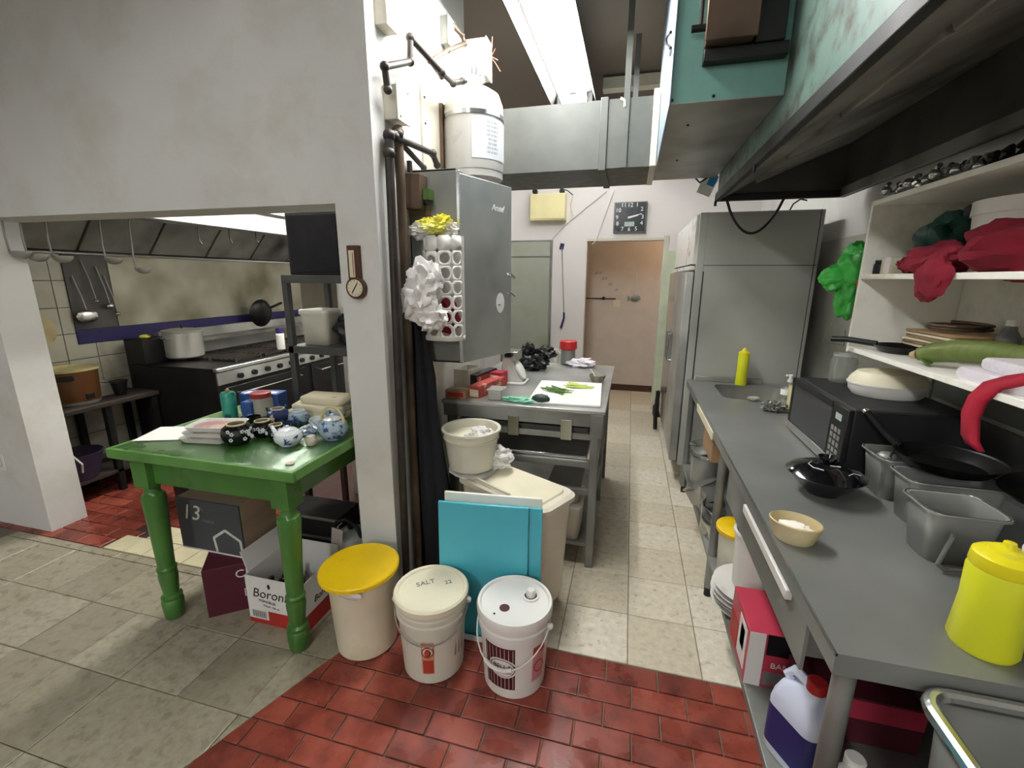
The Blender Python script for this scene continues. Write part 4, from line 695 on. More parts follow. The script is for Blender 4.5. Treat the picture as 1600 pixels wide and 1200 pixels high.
sk = part(T, 'sink_basin', 'hood_inner', lambda b: b.loft([[(p[0], p[1], z) for p in rrect(SKX0+s, SKX1-s, SKY0+s, SKY1-s, .07, 5)] for s, z in ((0, KZ-.003), (.01, KZ-.15), (.03, KZ-.18))], caps=False).add([(p[0], p[1], KZ-.18) for p in rrect(SKX0+.03, SKX1-.03, SKY0+.03, SKY1-.03, .07, 5)], [tuple(range(24))]))
part(T, 'upstand', 'hood_inner', lambda b: b.box(KX0+.05, KX1-.35, KY1-.04, KY1-.005, KZ, KZ+.035), .003)
part(T, 'backsplash', 'steel_counter', lambda b: b.box(KX1-.004, KX1+.01, KY0, 2.3, KZ-.01, KZ+.22))
for yy in (KY0+.035, 2.21, KY1-.06):
    for xx in (KX0+.04, KX1-.05): lg = part(T, 'leg', 'steel_dull', lambda b: b.cyl((xx, yy, .05), (xx, yy, KZ-.03), .021, n=16)); part(T, 'foot', 'black_metal', lambda b: b.cyl((xx, yy, 0), (xx, yy, .05), .018), parent=lg)
SZ = .235
part(T, 'under_shelf', 'steel_dull', lambda b: b.box(KX0+.02, KX1-.03, KY0+.03, KY1-.03, SZ-.03, SZ), .003)
part(T, 'drawer_apron', 'steel_dull', lambda b: b.box(KX0+.012, KX0+.02, 1.05, 1.95, KZ-.2, KZ-.05), 0)
dw = part(T, 'drawer', 'steel_dull', lambda b: b.box(KX0+.03, KX1-.3, 1.1, 1.9, KZ-.2, KZ-.06)); part(T, 'drawer_pull', 'white_enamel', lambda b: b.box(KX0-.006, KX0+.012, 1.15, 1.62, KZ-.085, KZ-.055), .003, parent=dw)
part(T, 'label_strip', 'old_paper', lambda b: b.box(KX0-.006, KX0-.001, 2.3, 2.85, KZ-.06, KZ-.02), 0); part(T, 'wood_block', 'card_brown', lambda b: b.box(KX0+.01, KX0+.05, 2.35, 2.62, KZ-.2, KZ-.05), .003)
# near sink at the counter end
RX0, RX1, RY0, RY1, RZ = .575, 1.25, .32, .868, .84
T = thing('deep_sink', 'deep stainless sink with a rolled rim at the near counter end', 'sink', (.9, .6, 0))
part(T, 'basin', 'steel_dull', lambda b: b.loft([[(p[0], p[1], z) for p in rrect(RX0+s, RX1-s, RY0+s, RY1-s, .06, 5)] for s, z in ((.005, RZ), (.02, RZ-.3), (.05, RZ-.33))], caps=False).add([(p[0], p[1], RZ-.33) for p in rrect(RX0+.05, RX1-.05, RY0+.05, RY1-.05, .06, 5)], [tuple(range(24))]), solid=.003)
pts = [(p[0], p[1], RZ) for p in rrect(RX0, RX1, RY0, RY1, .05, 6)]; part(T, 'rolled_rim', 'steel_bright', lambda b: b.tube(pts+[pts[0]], .014, 10))
for xx in (RX0+.06, RX1-.06):
    for yy in (RY0+.06, RY1-.06): part(T, 'leg', 'steel_dull', lambda b: b.cyl((xx, yy, 0), (xx, yy, RZ-.336), .02))
part(T, 'drain', 'steel_bright', lambda b: b.cyl((.9, .6, RZ-.333), (.9, .6, RZ-.325), .045)); part(T, 'drain_pipe', 'steel_dull', lambda b: b.cyl((.9, .6, .2), (.9, .6, RZ-.335), .02))

# ---------------------------------------------------------------- on the counter
MX0, MX1, MY0, MY1, MZ0, MZ1 = .79, 1.18, 1.82, 2.4, KZ, 1.142
T = thing('microwave', 'black microwave with mirrored door on the steel counter', 'microwave', (.98, 2.1, KZ))
part(T, 'case', 'black_panel', lambda b: b.box(MX0+.02, MX1, MY0, MY1, MZ0+.012, MZ1), .006); dr = part(T, 'door', 'glass_black', lambda b: b.box(MX0, MX0+.02, MY0+.13, MY1, MZ0+.05, MZ1-.004), .004); part(T, 'window_frame', 'black_plastic', lambda b: b.box(MX0-.002, MX0+.001, MY0+.13, MY1, MZ1-.03, MZ1-.004).box(MX0-.002, MX0+.001, MY1-.02, MY1, MZ0+.05, MZ1-.004), parent=dr)
part(T, 'lower_trim', 'steel_bright', lambda b: b.box(MX0-.002, MX0+.02, MY0+.1, MY1, MZ0+.012, MZ0+.05), .002); pn = part(T, 'control_panel', 'black_plastic', lambda b: b.box(MX0, MX0+.02, MY0, MY0+.125, MZ0+.012, MZ1-.004), .004)
part(T, 'display', 'lcd', lambda b: b.box(MX0-.001, MX0, MY0+.04, MY0+.09, MZ1-.06, MZ1-.035), parent=pn)
for i in range(3):
    for j in range(5): part(T, 'button', 'hood_inner', lambda b: b.box(MX0-.0015, MX0, MY0+.03+.03*i, MY0+.05+.03*i, MZ0+.05+.027*j, MZ0+.068+.027*j), parent=pn)
for k in range(6): part(T, 'vent_slot', 'gasket', lambda b: b.box(MX1-.03, MX1-.02, MY0-.001, MY0+.004, MZ0+.1+.02*k, MZ0+.112+.02*k))
for (xx, yy) in ((MX0+.05, MY0+.05), (MX1-.05, MY0+.05), (MX0+.05, MY1-.05), (MX1-.05, MY1-.05)): part(T, 'foot', 'black_plastic', lambda b: b.cyl((xx, yy, MZ0), (xx, yy, MZ0+.014), .015))
# squeeze bottles
c = Vector((.785, 3.37, KZ)); c = Vector((.785, 3.385, KZ)); T = thing('squeeze_bottle', 'tall yellow squeeze bottle behind the inset sink', 'bottle', c); part(T, 'body', 'yellow_lime', lambda b: b.lathe([(.034, 0), (.037, .01), (.035, .12), (.037, .2), (.034, .215)], c)); part(T, 'cap', 'yellow_soft', lambda b: b.lathe([(.036, .213), (.036, .23), (.015, .245), (.007, .262), (.003, .263)], c))
c = Vector((.735, .985, KZ)); T = thing('squeeze_bottle', 'large yellow squeeze bottle standing on the near counter end', 'bottle', c); part(T, 'body', 'yellow_lime', lambda b: b.lathe([(.05, 0), (.055, .01), (.05, .1), (.052, .17), (.047, .185)], c, 32)); cp = part(T, 'cap', 'yellow_soft', lambda b: b.lathe([(.049, .178), (.051, .182), (.049, .205), (.04, .212), (.028, .214), (.026, .22), (.012, .223), (.009, .235), (.001, .236)], c, 32)); part(T, 'tip_cover', 'white_plastic', lambda b: b.ball(c+Vector((.035, -.01, .228)), .02, 2), parent=cp)
# soap bottle
c = Vector((.85, 2.965, KZ)) ; c = Vector((.93, 2.88, KZ)); T = thing('soap_bottle', 'clear pump soap bottle beside the inset sink', 'bottle', c); part(T, 'body', 'glass', lambda b: b.lathe([(.038, 0), (.04, .01), (.04, .1), (.025, .13), (.013, .14)], c, sy=.7)); part(T, 'label', 'white_paper', lambda b: b.lathe([(.041, .065), (.041, .1)], c, caps=False, sy=.7)); part(T, 'soap', 'clear_plastic', lambda b: b.lathe([(.036, .005), (.036, .04), (.001, .041)], c, sy=.7)); part(T, 'pump', 'white_plastic', lambda b: b.cyl(c+Vector((0, 0, .14)), c+Vector((0, 0, .18)), .008).cyl(c+Vector((0, 0, .14)), c+Vector((0, 0, .155)), .014).cyl(c+Vector((-.025, 0, .178)), c+Vector((.008, 0, .18)), .006))
carton('tissue_carton', 'cream open carton standing between soap bottle and microwave', (.95, 2.68, KZ), (.12, .14, .15), radians(5), 'cream_enamel', open_=True)
c = pz(1208, 642, KZ); b = MB(c); b.ball(c+Vector((0, 0, .028)), (.06, .045, .028), 4, .5, 6); tag(b.build('steel_wool', 'wool_steel'), 'steel wool scrubber beside the microwave', 'scrubber')
c = pz(1173, 622, KZ); b = MB(c); b.ball(c+Vector((0, -.06, .013)), (.035, .025, .013), 3, .3, 4); tag(b.build('sponge', 'sponge'), 'grey sponge lying at the inset sink edge', 'sponge')
# bowl with lid (black)
c = Vector((.69, 1.67, KZ)); T = thing('lidded_bowl', 'black glossy lidded bowl on the steel counter', 'bowl', c)
part(T, 'bowl', 'black_gloss', lambda b: b.lathe([(.05, 0), (.055, .008), (.085, .035), (.112, .07), (.116, .072), (.108, .068), (.08, .035), (.001, .01)], c, 40)); ld = part(T, 'lid', 'black_gloss', lambda b: b.lathe([(.117, .07), (.119, .074), (.1, .09), (.06, .105), (.03, .112), (.001, .113)], c, 40)); part(T, 'lid_knob', 'black_gloss', lambda b: b.lathe([(.02, .11), (.028, .128), (.03, .132), (.026, .132), (.02, .122), (.001, .121)], c, 28), parent=ld); part(T, 'brush_stroke', 'white_glaze', lambda b: b.tube([c+Vector((-.03, -.06, .1045)), c+Vector((-.055, -.04, .1035)), c+Vector((-.06, -.01, .104)), c+Vector((-.045, .005, .108))], .0016, 5).tube([c+Vector((.04, -.07, .098)), c+Vector((.06, -.05, .098)), c+Vector((.085, -.045, .093))], .0016, 5), parent=ld); part(T, 'sticker', 'white_paper', lambda b: b.obox(c+Vector((.012, -.033, .112)), (.03, .012, .001), rz=-.1, rx=-.15), parent=ld)
# tan bowl with flour
c = Vector((.492, 1.315, KZ)); T = thing('tan_bowl', 'oval tan bowl of flour at the counter edge', 'bowl', c, radians(-25)); prof = [(.046, 0), (.05, .004), (.06, .03), (.067, .058), (.064, .06), (.06, .054), (.045, .012), (.001, .008)]
b = MB(); b.lathe(prof, n=36, sy=.8); b.build('bowl', 'bowl_tan', T); b = MB(); b.ball((0, 0, .03), (.046, .036, .018), 4, .25, 4); b.build('flour', 'flour', T)
# steel pans
def pan(label, x0, x1, y0, y1, h, handle=False):
    T = thing('hotel_pan', label, 'pan', ((x0+x1)/2, (y0+y1)/2, KZ)); s = .014
    R = lambda k, z, r=.03: [(p[0], p[1], z) for p in rrect(x0+k, x1-k, y0+k, y1-k, r, 5)]
    part(T, 'pan_wall', 'steel', lambda b: b.loft([R(s, KZ+.002), R(.0, KZ+h), R(-.008, KZ+h+.002), R(-.009, KZ+h-.004)], caps=False).add(R(s, KZ+.002), [tuple(range(24))]), solid=.0025)
    part(T, 'rim', 'steel_bright', lambda b: b.tube(R(-.006, KZ+h)+[R(-.006, KZ+h)[0]], .0035, 6))
    if handle:
        part(T, 'handle', 'steel_dull', lambda b: b.tube([(x0+.045, y0-.002, KZ+.095), (x0+.04, y0-.012, KZ+.09), (x0+.015, y0-.025, KZ+.02), (x0+.03, y0-.03, KZ+.008)], .006, 8).tube([(x0+.03, y0-.03, KZ+.008), (x0+.13, y0-.02, KZ+.02)], .005, 8))
    return T
pan('square steel pan with a drop handle nearest the large yellow bottle', .785, .945, 1.275, 1.415, .145, True)
pan('steel pan in the middle of the three counter pans', .84, 1.08, 1.475, 1.6, .145)
pan('steel pan beside the microwave and black lidded bowl', .845, 1.01, 1.645, 1.8, .145)
# black pans lying on the steel pans
c = Vector((.97, 1.58, KZ+.155)); T = thing('frying_pan', 'black frying pan resting across the steel pans', 'pan', c)
part(T, 'pan_body', 'pan_black', lambda b: b.lathe([(.08, .002), (.1, .01), (.13, .045), (.133, .045), (.125, .04), (.095, .012), (.001, .008)], c, 36)); hd = part(T, 'handle', 'pan_black', lambda b: b.tube([c+Vector((-.08, .09, .035)), c+Vector((-.1, .14, .06)), c+Vector((-.13, .22, .11))], [.012, .011, .013], 8)); part(T, 'handle_end', 'steel_bright', lambda b: b.ball(c+Vector((-.132, .225, .112)), (.014, .014, .012), 2), parent=hd)
c2 = Vector((1.14, 1.42, KZ+.15)); T = thing('frying_pan', 'second black pan tilted behind the steel pans', 'pan', Vector((1.1, 1.42, KZ+.13))); rt = Matrix.Rotation(radians(-12), 3, 'Y'); part(T, 'pan_body', 'pan_black', lambda b: b.lathe([(.07, .002), (.09, .01), (.115, .04), (.118, .04), (.11, .036), (.085, .012), (.001, .008)], c2, 36, rot=rt)); part(T, 'handle', 'pan_black', lambda b: b.tube([c2+Vector((.06, -.1, .03)), c2+Vector((.1, -.2, .02)), c2+Vector((.13, -.28, .03))], .011, 8))
T = thing('ladle', 'steel ladle lying in the pan beside the microwave', 'ladle', (.93, 1.73, KZ+.1)); part(T, 'handle', 'steel_bright', lambda b: b.tube([(.86, 1.66, KZ+.15), (.9, 1.72, KZ+.16), (.96, 1.78, KZ+.15)], .004, 6)); part(T, 'cup', 'steel_dull', lambda b: b.ball((.875, 1.7, KZ+.14), (.03, .03, .018), 2))
T = thing('steel_cover', 'shiny steel pot lid at the back of the counter', 'lid', (1.2, 1.5, KZ)); part(T, 'dish', 'steel', lambda b: b.lathe([(.085, 0), (.088, .006), (.05, .025), (.001, .03)], (1.18, 1.2, KZ))); part(T, 'knob', 'steel_bright', lambda b: b.lathe([(.008, .028), (.014, .045), (.001, .048)], (1.18, 1.2, KZ)))
# on the microwave
T = thing('food_container', 'white oval food container with a film lid on the microwave', 'container', (1.06, 2.12, MZ1)); R2 = lambda s, z: [(1.03+.135*s*cos(2*pi*k/36), 2.1+.11*s*sin(2*pi*k/36), z) for k in range(36)]
part(T, 'base', 'white_plastic', lambda b: b.loft([R2(.85, MZ1), R2(.97, MZ1+.02), R2(1, MZ1+.045)])); part(T, 'rim', 'white_plastic', lambda b: b.loft([R2(1.0, MZ1+.044), R2(1.03, MZ1+.046), R2(1.03, MZ1+.052), R2(1., MZ1+.053)])); part(T, 'film_lid', 'yellowed_plastic', lambda b: b.loft([R2(1.01, MZ1+.052), R2(.97, MZ1+.07), R2(.8, MZ1+.095), R2(.4, MZ1+.105), R2(.05, MZ1+.106)]))
c = Vector((.96, 2.33, MZ1)); T = thing('glass_jar', 'empty glass jar on the far corner of the microwave', 'jar', c); part(T, 'jar_wall', 'glass', lambda b: b.lathe([(.048, 0), (.052, .006), (.052, .1), (.042, .118), (.042, .135), (.039, .135), (.039, .117), (.048, .1), (.048, .008), (.001, .006)], c, 32)); part(T, 'neck_ring', 'clear_plastic', lambda b: b.lathe([(.043, .12), (.046, .12), (.046, .128), (.043, .128)], c, 32))

# ---------------------------------------------------------------- under the counter
def pot(label, c, r, h, m='steel', tilt=0., lid=False):
    c = Vector(c); T = thing('steel_pot', label, 'pot', c); R = Matrix.Rotation(tilt, 3, 'Y') @ Matrix.Rotation(tilt*.6, 3, 'X')
    part(T, 'pot_wall', m, lambda b: b.lathe([(r*.9, 0), (r*.96, .008), (r, h), (r+.008, h+.002), (r+.008, h+.006), (r-.004, h+.004), (r*.93, .012), (.001, .01)], c, 32, rot=R)); part(T, 'rim', 'steel_bright', lambda b: b.lathe([(r+.006, h), (r+.011, h+.002), (r+.011, h+.007), (r+.006, h+.008)], c, 32, rot=R))
    return T
pot('round steel pot with lid at the far end of the under shelf', (.56, 3.1, SZ), .09, .2, 'pot_aluminium'); pot('steel mixing bowl stacked above the far under shelf pot', (.56, 3.13, SZ+.21), .085, .06, 'pot_aluminium', tilt=-.2); pot('tilted steel bowl beside the counter leg on the under shelf', (.54, 2.78, SZ+.02), .1, .1, 'pot_aluminium', tilt=-.5); pot('dark low bowl at the front of the under shelf', (.52, 2.55, SZ), .07, .07, 'hood_inner')
b = MB((.5, 2.45, SZ)); b.add([Vector((.47+.02*sin(k*1.3), 2.62-.05*k, SZ+z)) for z in (.0, .16) for k in range(7)], [(k, k+1, 8+k, 7+k) for k in range(6)]); tag(b.build('steel_rack', 'steel_bright', solid=.004, smooth=60), 'wavy steel divider rack leaning by the counter leg', 'rack')
def bucket(label, c, r, h, m, lidm=None, sl=0.):
    c = Vector(c); T = thing('food_bucket', label, 'bucket', c); part(T, 'body', m, lambda b: b.lathe([(r*.85, 0), (r*.88, .006), (r, h), (r+.008, h+.002), (r+.008, h+.012), (r-.004, h+.012), (r*.85, .01), (.001, .008)], c, 36))
    if lidm: part(T, 'lid', lidm, lambda b: b.lathe([(r+.012, h), (r+.014, h+.004), (r+.014, h+.02), (r+.006, h+.024), (.001, h+.022)], c, 36))
    return T
bucket('clear tub with a yellow lid under the counter', (.56, 2.08, SZ), .09, .22, 'frosted', 'yellow_lid'); bucket('open white bucket standing on the stacked plates', (.57, 1.86, SZ+.1), .085, .24, 'white_plastic')
for k in range(5):
    c = Vector((.57+.004*sin(k*2.), 1.86, SZ+.02*k)); b = MB(c); b.lathe([(.09, 0), (.1, .002), (.15, .016), (.152, .019), (.148, .0185), (.095, .006), (.001, .005)], c, 40)
    tag(b.build('dinner_plate', 'white_enamel'), ['bottom white plate of the stack under the counter', 'second white plate from the bottom of the under counter stack', 'middle white plate of the under counter stack', 'second white plate from the top of the under counter stack', 'topmost white plate of the stack beneath the white bucket'][k], 'plate', 'white plates stacked under the counter')
# printed cartons under the counter
o = carton('printed_carton', 'open crimson printed carton standing under the counter edge', (.63, 1.76, 0.0), (.28, .24, .21), 0, 'card_crimson', open_=False, marks=[('face_panel', 'card_white', '-y', 0, .18, 0, 1), ('face_panel', 'black_plastic', '-y', .2, 1, .62, 1), ('face_panel', 'ink_grey', '-y', .2, .9, .05, .3), ('face_panel', 'card_white', '-x', .1, .5, .15, .9), ('face_panel', 'card_red', '-x', .55, .95, .1, .6), ('face_panel', 'steel_dull', '-x', .2, .4, .4, .8)]); o.location = (.60, 1.56, SZ)  # black upper front panel paints the shaded inside of the carton
text('BANH TRANG', .03, Vector((.03, -.1215, .09)), (1, 0, 0), (0, 0, 1), 'card_white', o, None)
T = thing('printed_carton', 'dark open carton behind the blue jug under the counter', 'box', (.7, 1.38, SZ)); part(T, 'carton_body', 'card_maroon', lambda b: b.box(.58, .9, 1.3, 1.43, SZ, SZ+.16), .003); part(T, 'face_panel', 'card_crimson', lambda b: b.box(.58, .9, 1.298, 1.3, SZ+.09, SZ+.155))
# jugs
def jug(label, c, s, bodym, labelm, capm, rz=0.):
    T = thing('cleaner_jug', label, 'jug', c, rz); R = lambda k, z, o=0.: [(p[0]+o, p[1], z*s) for p in rrect(-.075*s*k, .075*s*k, -.055*s*k, .055*s*k, .03*s*k, 5)]
    b = MB(); b.loft([R(.93, 0), R(1, .012), R(1, .17), R(.93, .2), R(.7, .235, -.005), R(.35, .262, .02*s), R(.25, .275, .025*s)]); b.build('body', bodym, T)
    if labelm: b = MB(); b.loft([R(1.012, .03), R(1.012, .16)], caps=False); lb = b.build('label', labelm, T); b = MB(); b.box(-.076*s*1.012-.0006, -.076*s*1.012+.0006, -.03*s, .03*s, .06*s, .14*s); b.build('label_panel', 'ink_grey', lb)
    b = MB(); b.tube([(-.03*s, 0, .225*s), (-.06*s, 0, .245*s), (-.04*s, 0, .275*s), (.015*s, 0, .27*s)], .014*s, 8); b.build('handle', bodym, T)
    b = MB(); b.lathe([(.024*s, .272*s), (.024*s, .3*s), (.02*s, .303*s), (.001, .303*s)], (.025*s, 0, 0)); b.build('cap', capm, T); return T
jug('blue labelled white jug with a red cap under the counter', (.545, 1.2, SZ), 1.0, 'jug_white', 'jug_label', 'red_plastic', radians(-60)); jug('plain white jug standing in the shadow under the counter end', (.56, .99, SZ), .9, 'white_plastic', None, 'white_plastic', radians(30))

# ---------------------------------------------------------------- wall shelf on the right
QX0, QY0, QY1, QZ0, QZ1, QZ2 = .93, .75, 2.25, 1.318, 1.622, 1.912
T = thing('shelf_unit', 'white two tier wall shelf above the microwave', 'shelf', (1.1, 1.5, QZ0-.025))
for z, nm in ((QZ0, 'bottom_board'), (QZ1, 'middle_board'), (QZ2, 'top_board')): part(T, nm, 'shelf_white', lambda b: b.box(QX0, XR-.006, QY0, QY1, z-.02, z), .002)
part(T, 'side_panel', 'shelf_white', lambda b: b.box(QX0, XR-.006, QY1, QY1+.016, QZ0-.025, QZ2), .002); part(T, 'side_panel', 'shelf_white', lambda b: b.box(QX0, XR-.006, QY0-.016, QY0, QZ0-.025, QZ2), .002); part(T, 'back_panel', 'shelf_white', lambda b: b.box(XR-.006, XR-.001, QY0, QY1, QZ0-.02, QZ2)); part(T, 'under_board', 'steel_dull', lambda b: b.box(XR-.03, XR-.006, QY0, QY1, QZ0-.2, QZ0-.02), .002)
# utensils on top of the shelf
for k in range(9):
    c = Vector((1.0+.03*(k % 3), 2.2-.05*k, QZ2+.018)); T = thing('utensil_pile', ['chrome hose coil on the far top corner of the shelf', 'dark whisk head on the shelf top', 'silver clamp on the shelf top', 'black cable bundle on the shelf top', 'grey bracket on the shelf top', 'dull metal rod bundle on the shelf top', 'pale twisted wire on the shelf top', 'dark pipe clamp on the shelf top', 'black cloth roll on the shelf top'][k], 'hardware', c-Vector((0, 0, .018)), 0)
    part(T, 'coil', ('steel_bright', 'steel', 'black_metal')[k % 3], lambda b: b.tube([c+Vector((.1*(t/14-.5), .03*sin(t*1.3+k), .018+.018*cos(t*1.3+k)+.02*(k % 3)*t/14)) for t in range(15)], .009, 6)); part(T, 'end_fitting', 'steel_bright', lambda b: b.ball(c+Vector((-.055, .0, .01)), .018, 2)); part(T, 'clip', 'black_metal', lambda b: b.obox(c+Vector((.02, .0, .0)), (.08, .03, .03), rz=.3*k), .004)
# green bag with orange patch hanging at the shelf side
g0 = px(1318, 435, .95); T = thing('green_bag', 'bright green lumpy bag with an orange patch hung on the shelf side', 'bag', g0-Vector((0, 0, .2)))
part(T, 'bag_body', 'bag_green', lambda b: b.ball(g0+Vector((.03, -.02, .05)), (.07, .06, .1), 4, .35, 2, 1.).ball(g0+Vector((-.02, .0, -.0)), (.075, .05, .06), 4, .3, 2, 5.).ball(g0+Vector((.02, -.02, -.09)), (.05, .05, .09), 4, .3, 2, 9.)); part(T, 'orange_patch', 'orange_patch', lambda b: b.ball(g0+Vector((.05, -.075, .0)), (.03, .012, .045), 3, .2, 2)); part(T, 'hanger_wire', 'steel_dull', lambda b: b.tube([g0+Vector((.0, -.0, -.17)), g0+Vector((-.03, 0, -.24)), g0+Vector((-.04, 0, -.3)), g0+Vector((.05, .0, -.31)), g0+Vector((.045, 0, -.24))], .002, 5))
# upper compartment
c = px(1430, 362, 1.08); blobs('plastic_bag', 'bag_dkgreen', 'dark green stuffed bag in the upper shelf compartment', 'plastic bag', [(Vector((1.12, 2.05, QZ1+.11)), (.1, .09, .1), .3, 2)])
T = thing('bucket', 'white bucket tipped with a dark red cloth in the upper shelf', 'bucket', (1.12, 1.6, QZ1)); part(T, 'bucket_wall', 'white_plastic', lambda b: b.lathe([(.135, 0), (.15, .165), (.156, .165), (.156, .205), (.148, .205), (.13, .01), (.001, .008)], (1.12, 1.68, QZ1), 36)); part(T, 'printed_mark', 'ink_black', lambda b: b.ball((.982, 1.76, QZ1+.185), (.006, .022, .018), 2, .5, 4))
o = blobs('red_cloth', 'red_cloth', 'dark red cloth heaped over the bucket and hanging off the upper shelf', 'cloth', [((1.06, 1.62, QZ1+.07), (.13, .16, .085), .3, 2), ((.97, 1.82, QZ1+.045), (.06, .14, .05), .4, 2), ((.925, 1.76, QZ1-.01), (.022, .08, .075), .3, 2), ((1.0, 1.98, QZ1+.03), (.06, .07, .03), .4, 3)])
carton('small_carton', 'small yellow and pink carton in the far corner of the upper shelf', (1.0, 2.17, QZ1), (.05, .07, .065), 0, 'yellowed_plastic', marks=[('face_panel', 'pink_paper', '-x', 0, .55, 0, 1)]); c = Vector((.98, 2.225, QZ1)); T = thing('small_jar', 'tiny dark jar beside the small carton', 'jar', c); part(T, 'body', 'black_plastic', lambda b: b.lathe([(.018, 0), (.02, .004), (.02, .04), (.014, .045)], c)); part(T, 'lid', 'black_metal', lambda b: b.cyl(c+Vector((0, 0, .045)), c+Vector((0, 0, .056)), .016))
# lower compartment
T = thing('frying_pan', 'black frying pan on the lower shelf at the far end', 'pan', (1.06, 2.1, QZ0)); part(T, 'pan_body', 'pan_black', lambda b: b.lathe([(.07, 0), (.08, .004), (.1, .028), (.098, .028), (.075, .008), (.001, .006)], (1.06, 2.1, QZ0))); part(T, 'handle', 'pan_black', lambda b: b.tube([(.98, 2.13, QZ0+.028), (.9, 2.2, QZ0+.035), (.86, 2.24, QZ0+.03)], .012))
for k in range(6):
    c = Vector((1.17, 2.02-.005*k, QZ0+.036+.011*k)); b = MB(c); b.obox(c, (.2, .26, .009), rz=.06*(k % 3-1)); tag(b.build('paper_bundle', ('old_paper', 'card_brown')[k % 2], bevel=.002), ['lowest folded paper bundle in the lower shelf stack', 'second paper bundle in the lower shelf stack', 'third paper bundle in the lower shelf stack', 'fourth paper bundle in the lower shelf stack', 'fifth paper bundle in the lower shelf stack', 'top paper bundle under the wire coil on the lower shelf'][k], 'paper', 'paper bundles stacked on the lower shelf')
b = MB((1.17, 2.0, QZ0+.1)); b.tube([(1.16+.08*cos(t*.6), 1.99+.1*sin(t*.6), QZ0+.105+.001*t) for t in range(24)], .006, 6); tag(b.build('wire_coil', 'brown_metal'), 'brown coil of wire on top of the paper bundles', 'wire')
c = Vector((1.2, 1.82, QZ0)); T = thing('small_bottle', 'small grey bottle with a pale label at the back of the lower shelf', 'bottle', c); part(T, 'body', 'ink_grey', lambda b: b.lathe([(.028, 0), (.03, .006), (.03, .1), (.016, .125), (.014, .14)], c)); part(T, 'label', 'white_paper', lambda b: b.lathe([(.0305, .03), (.0305, .08)], c, caps=False)); part(T, 'cap', 'white_plastic', lambda b: b.cyl(c+Vector((0, 0, .138)), c+Vector((0, 0, .158)), .016))
T = thing('gourd', 'long curved green gourd lying on the lower shelf', 'vegetable', (1.0, 1.72, QZ0)); gp = [(.955, 1.81, QZ0+.035), (.985, 1.79, QZ0+.045), (1.03, 1.745, QZ0+.062), (1.08, 1.69, QZ0+.068), (1.14, 1.62, QZ0+.06), (1.19, 1.55, QZ0+.045), (1.22, 1.5, QZ0+.036)]
part(T, 'flesh', 'gourd', lambda b: b.tube(gp, [.02, .033, .036, .035, .034, .032, .016], 14)); part(T, 'stem', 'bowl_tan', lambda b: b.tube([gp[0], (.945, 1.825, QZ0+.03)], [.016, .01], 8)); part(T, 'leaf', 'scallion_dark', lambda b: b.slab([(.95, 1.8, QZ0+.03), (.965, 1.76, QZ0+.004), (.985, 1.775, QZ0+.01), (.97, 1.8, QZ0+.04)], .004))
for k, (x, y, z, l) in enumerate(((1.03, 1.49, 0, 'lower folded white towel on the lower shelf'), (1.06, 1.45, .034, 'upper folded white towel on the lower shelf'))): b = MB((x, y, QZ0+z)); b.loft([[(x+p[0]*s, y+p[1]*s, QZ0+z+h) for p in rrect(-.08, .08, -.13, .13, .03)] for s, h in ((.95, 0), (1, .012), (.99, .026), (.94, .033))]); tag(b.build('towel', 'towel'), l, 'towel')
b = MB((1.12, 1.33, QZ0)); b.tube([(1.13+.09*cos(t*.55)*(1-.01*t), 1.2+.1*sin(t*.55), QZ0+.012+.0035*t) for t in range(30)], .009, 8); tag(b.build('cord_coil', 'cord_white'), 'coil of white cord at the near end of the lower shelf', 'cord')
# red strap
b = MB((.93, 1.4, 1.2)); pth = [((1.07, 1.33), .08), ((1.0, 1.36), .055), ((.955, 1.39), .035), ((.93, 1.42), .012), ((.921, 1.445), -.03), ((.92, 1.455), -.08), ((.922, 1.44), -.14), ((.925, 1.42), -.16)]
b.loft([[Vector((p[0], p[1]-.028, QZ0+z)), Vector((p[0], p[1]+.028, QZ0+z+.004))] for p, z in pth], closed=False); tag(b.build('red_cloth', 'red_strap', solid=.012, smooth=60), 'bright red cloth strap hanging over the lower shelf edge', 'cloth')
b = MB((1.1, 1.95, QZ0)); b.ball((1.09, 1.94, QZ0+.03), (.05, .04, .03), 3, .3, 3); tag(b.build('plastic_bag', 'bag_dkgreen'), 'small dark blue green bag between pan and gourd', 'plastic bag')
b = MB((1.22, 1.66, QZ0)); b.lathe([(.012, 0), (.012, .05), (.002, .09)], (1.22, 1.66, QZ0), 12); tag(b.build('white_nozzle', 'white_plastic'), 'small white nozzle behind the gourd', 'nozzle')
b = MB((XR-.02, 2.4, 1.2)); b.box(XR-.03, XR-.013, 2.36, 2.46, 1.17, 1.26); tag(b.build('socket_plate', 'offwhite_box', bevel=.003), 'pale socket plate on the splash panel', 'socket')
# ---------------------------------------------------------------- green table
GX0, GX1, GY0, GY1, GZ = -2.215, -1.24, 1.355, 2.1, .85
T = thing('green_table', 'green painted wooden table with turned legs and a glass top', 'table', (-1.7, 1.7, 0))
part(T, 'top', 'green_paint', lambda b: b.box(GX0, GX1, GY0, GY1, GZ-.045, GZ), .006)
part(T, 'top_edging', 'green_edge', lambda b: b.box(GX0-.003, GX1+.003, GY0-.003, GY0+.012, GZ-.04, GZ+.004).box(GX1-.012, GX1+.003, GY0+.012, GY1, GZ-.04, GZ+.004).box(GX0-.003, GX0+.012, GY0+.012, GY1, GZ-.04, GZ+.004), .003)
part(T, 'glass_sheet', 'thin_glass', lambda b: b.box(GX0+.02, GX1-.02, GY0+.02, GY1-.02, GZ+.0005, GZ+.005))
LX0, LX1 = -2.06, -1.325; LYF, LYB = 1.405, 2.03
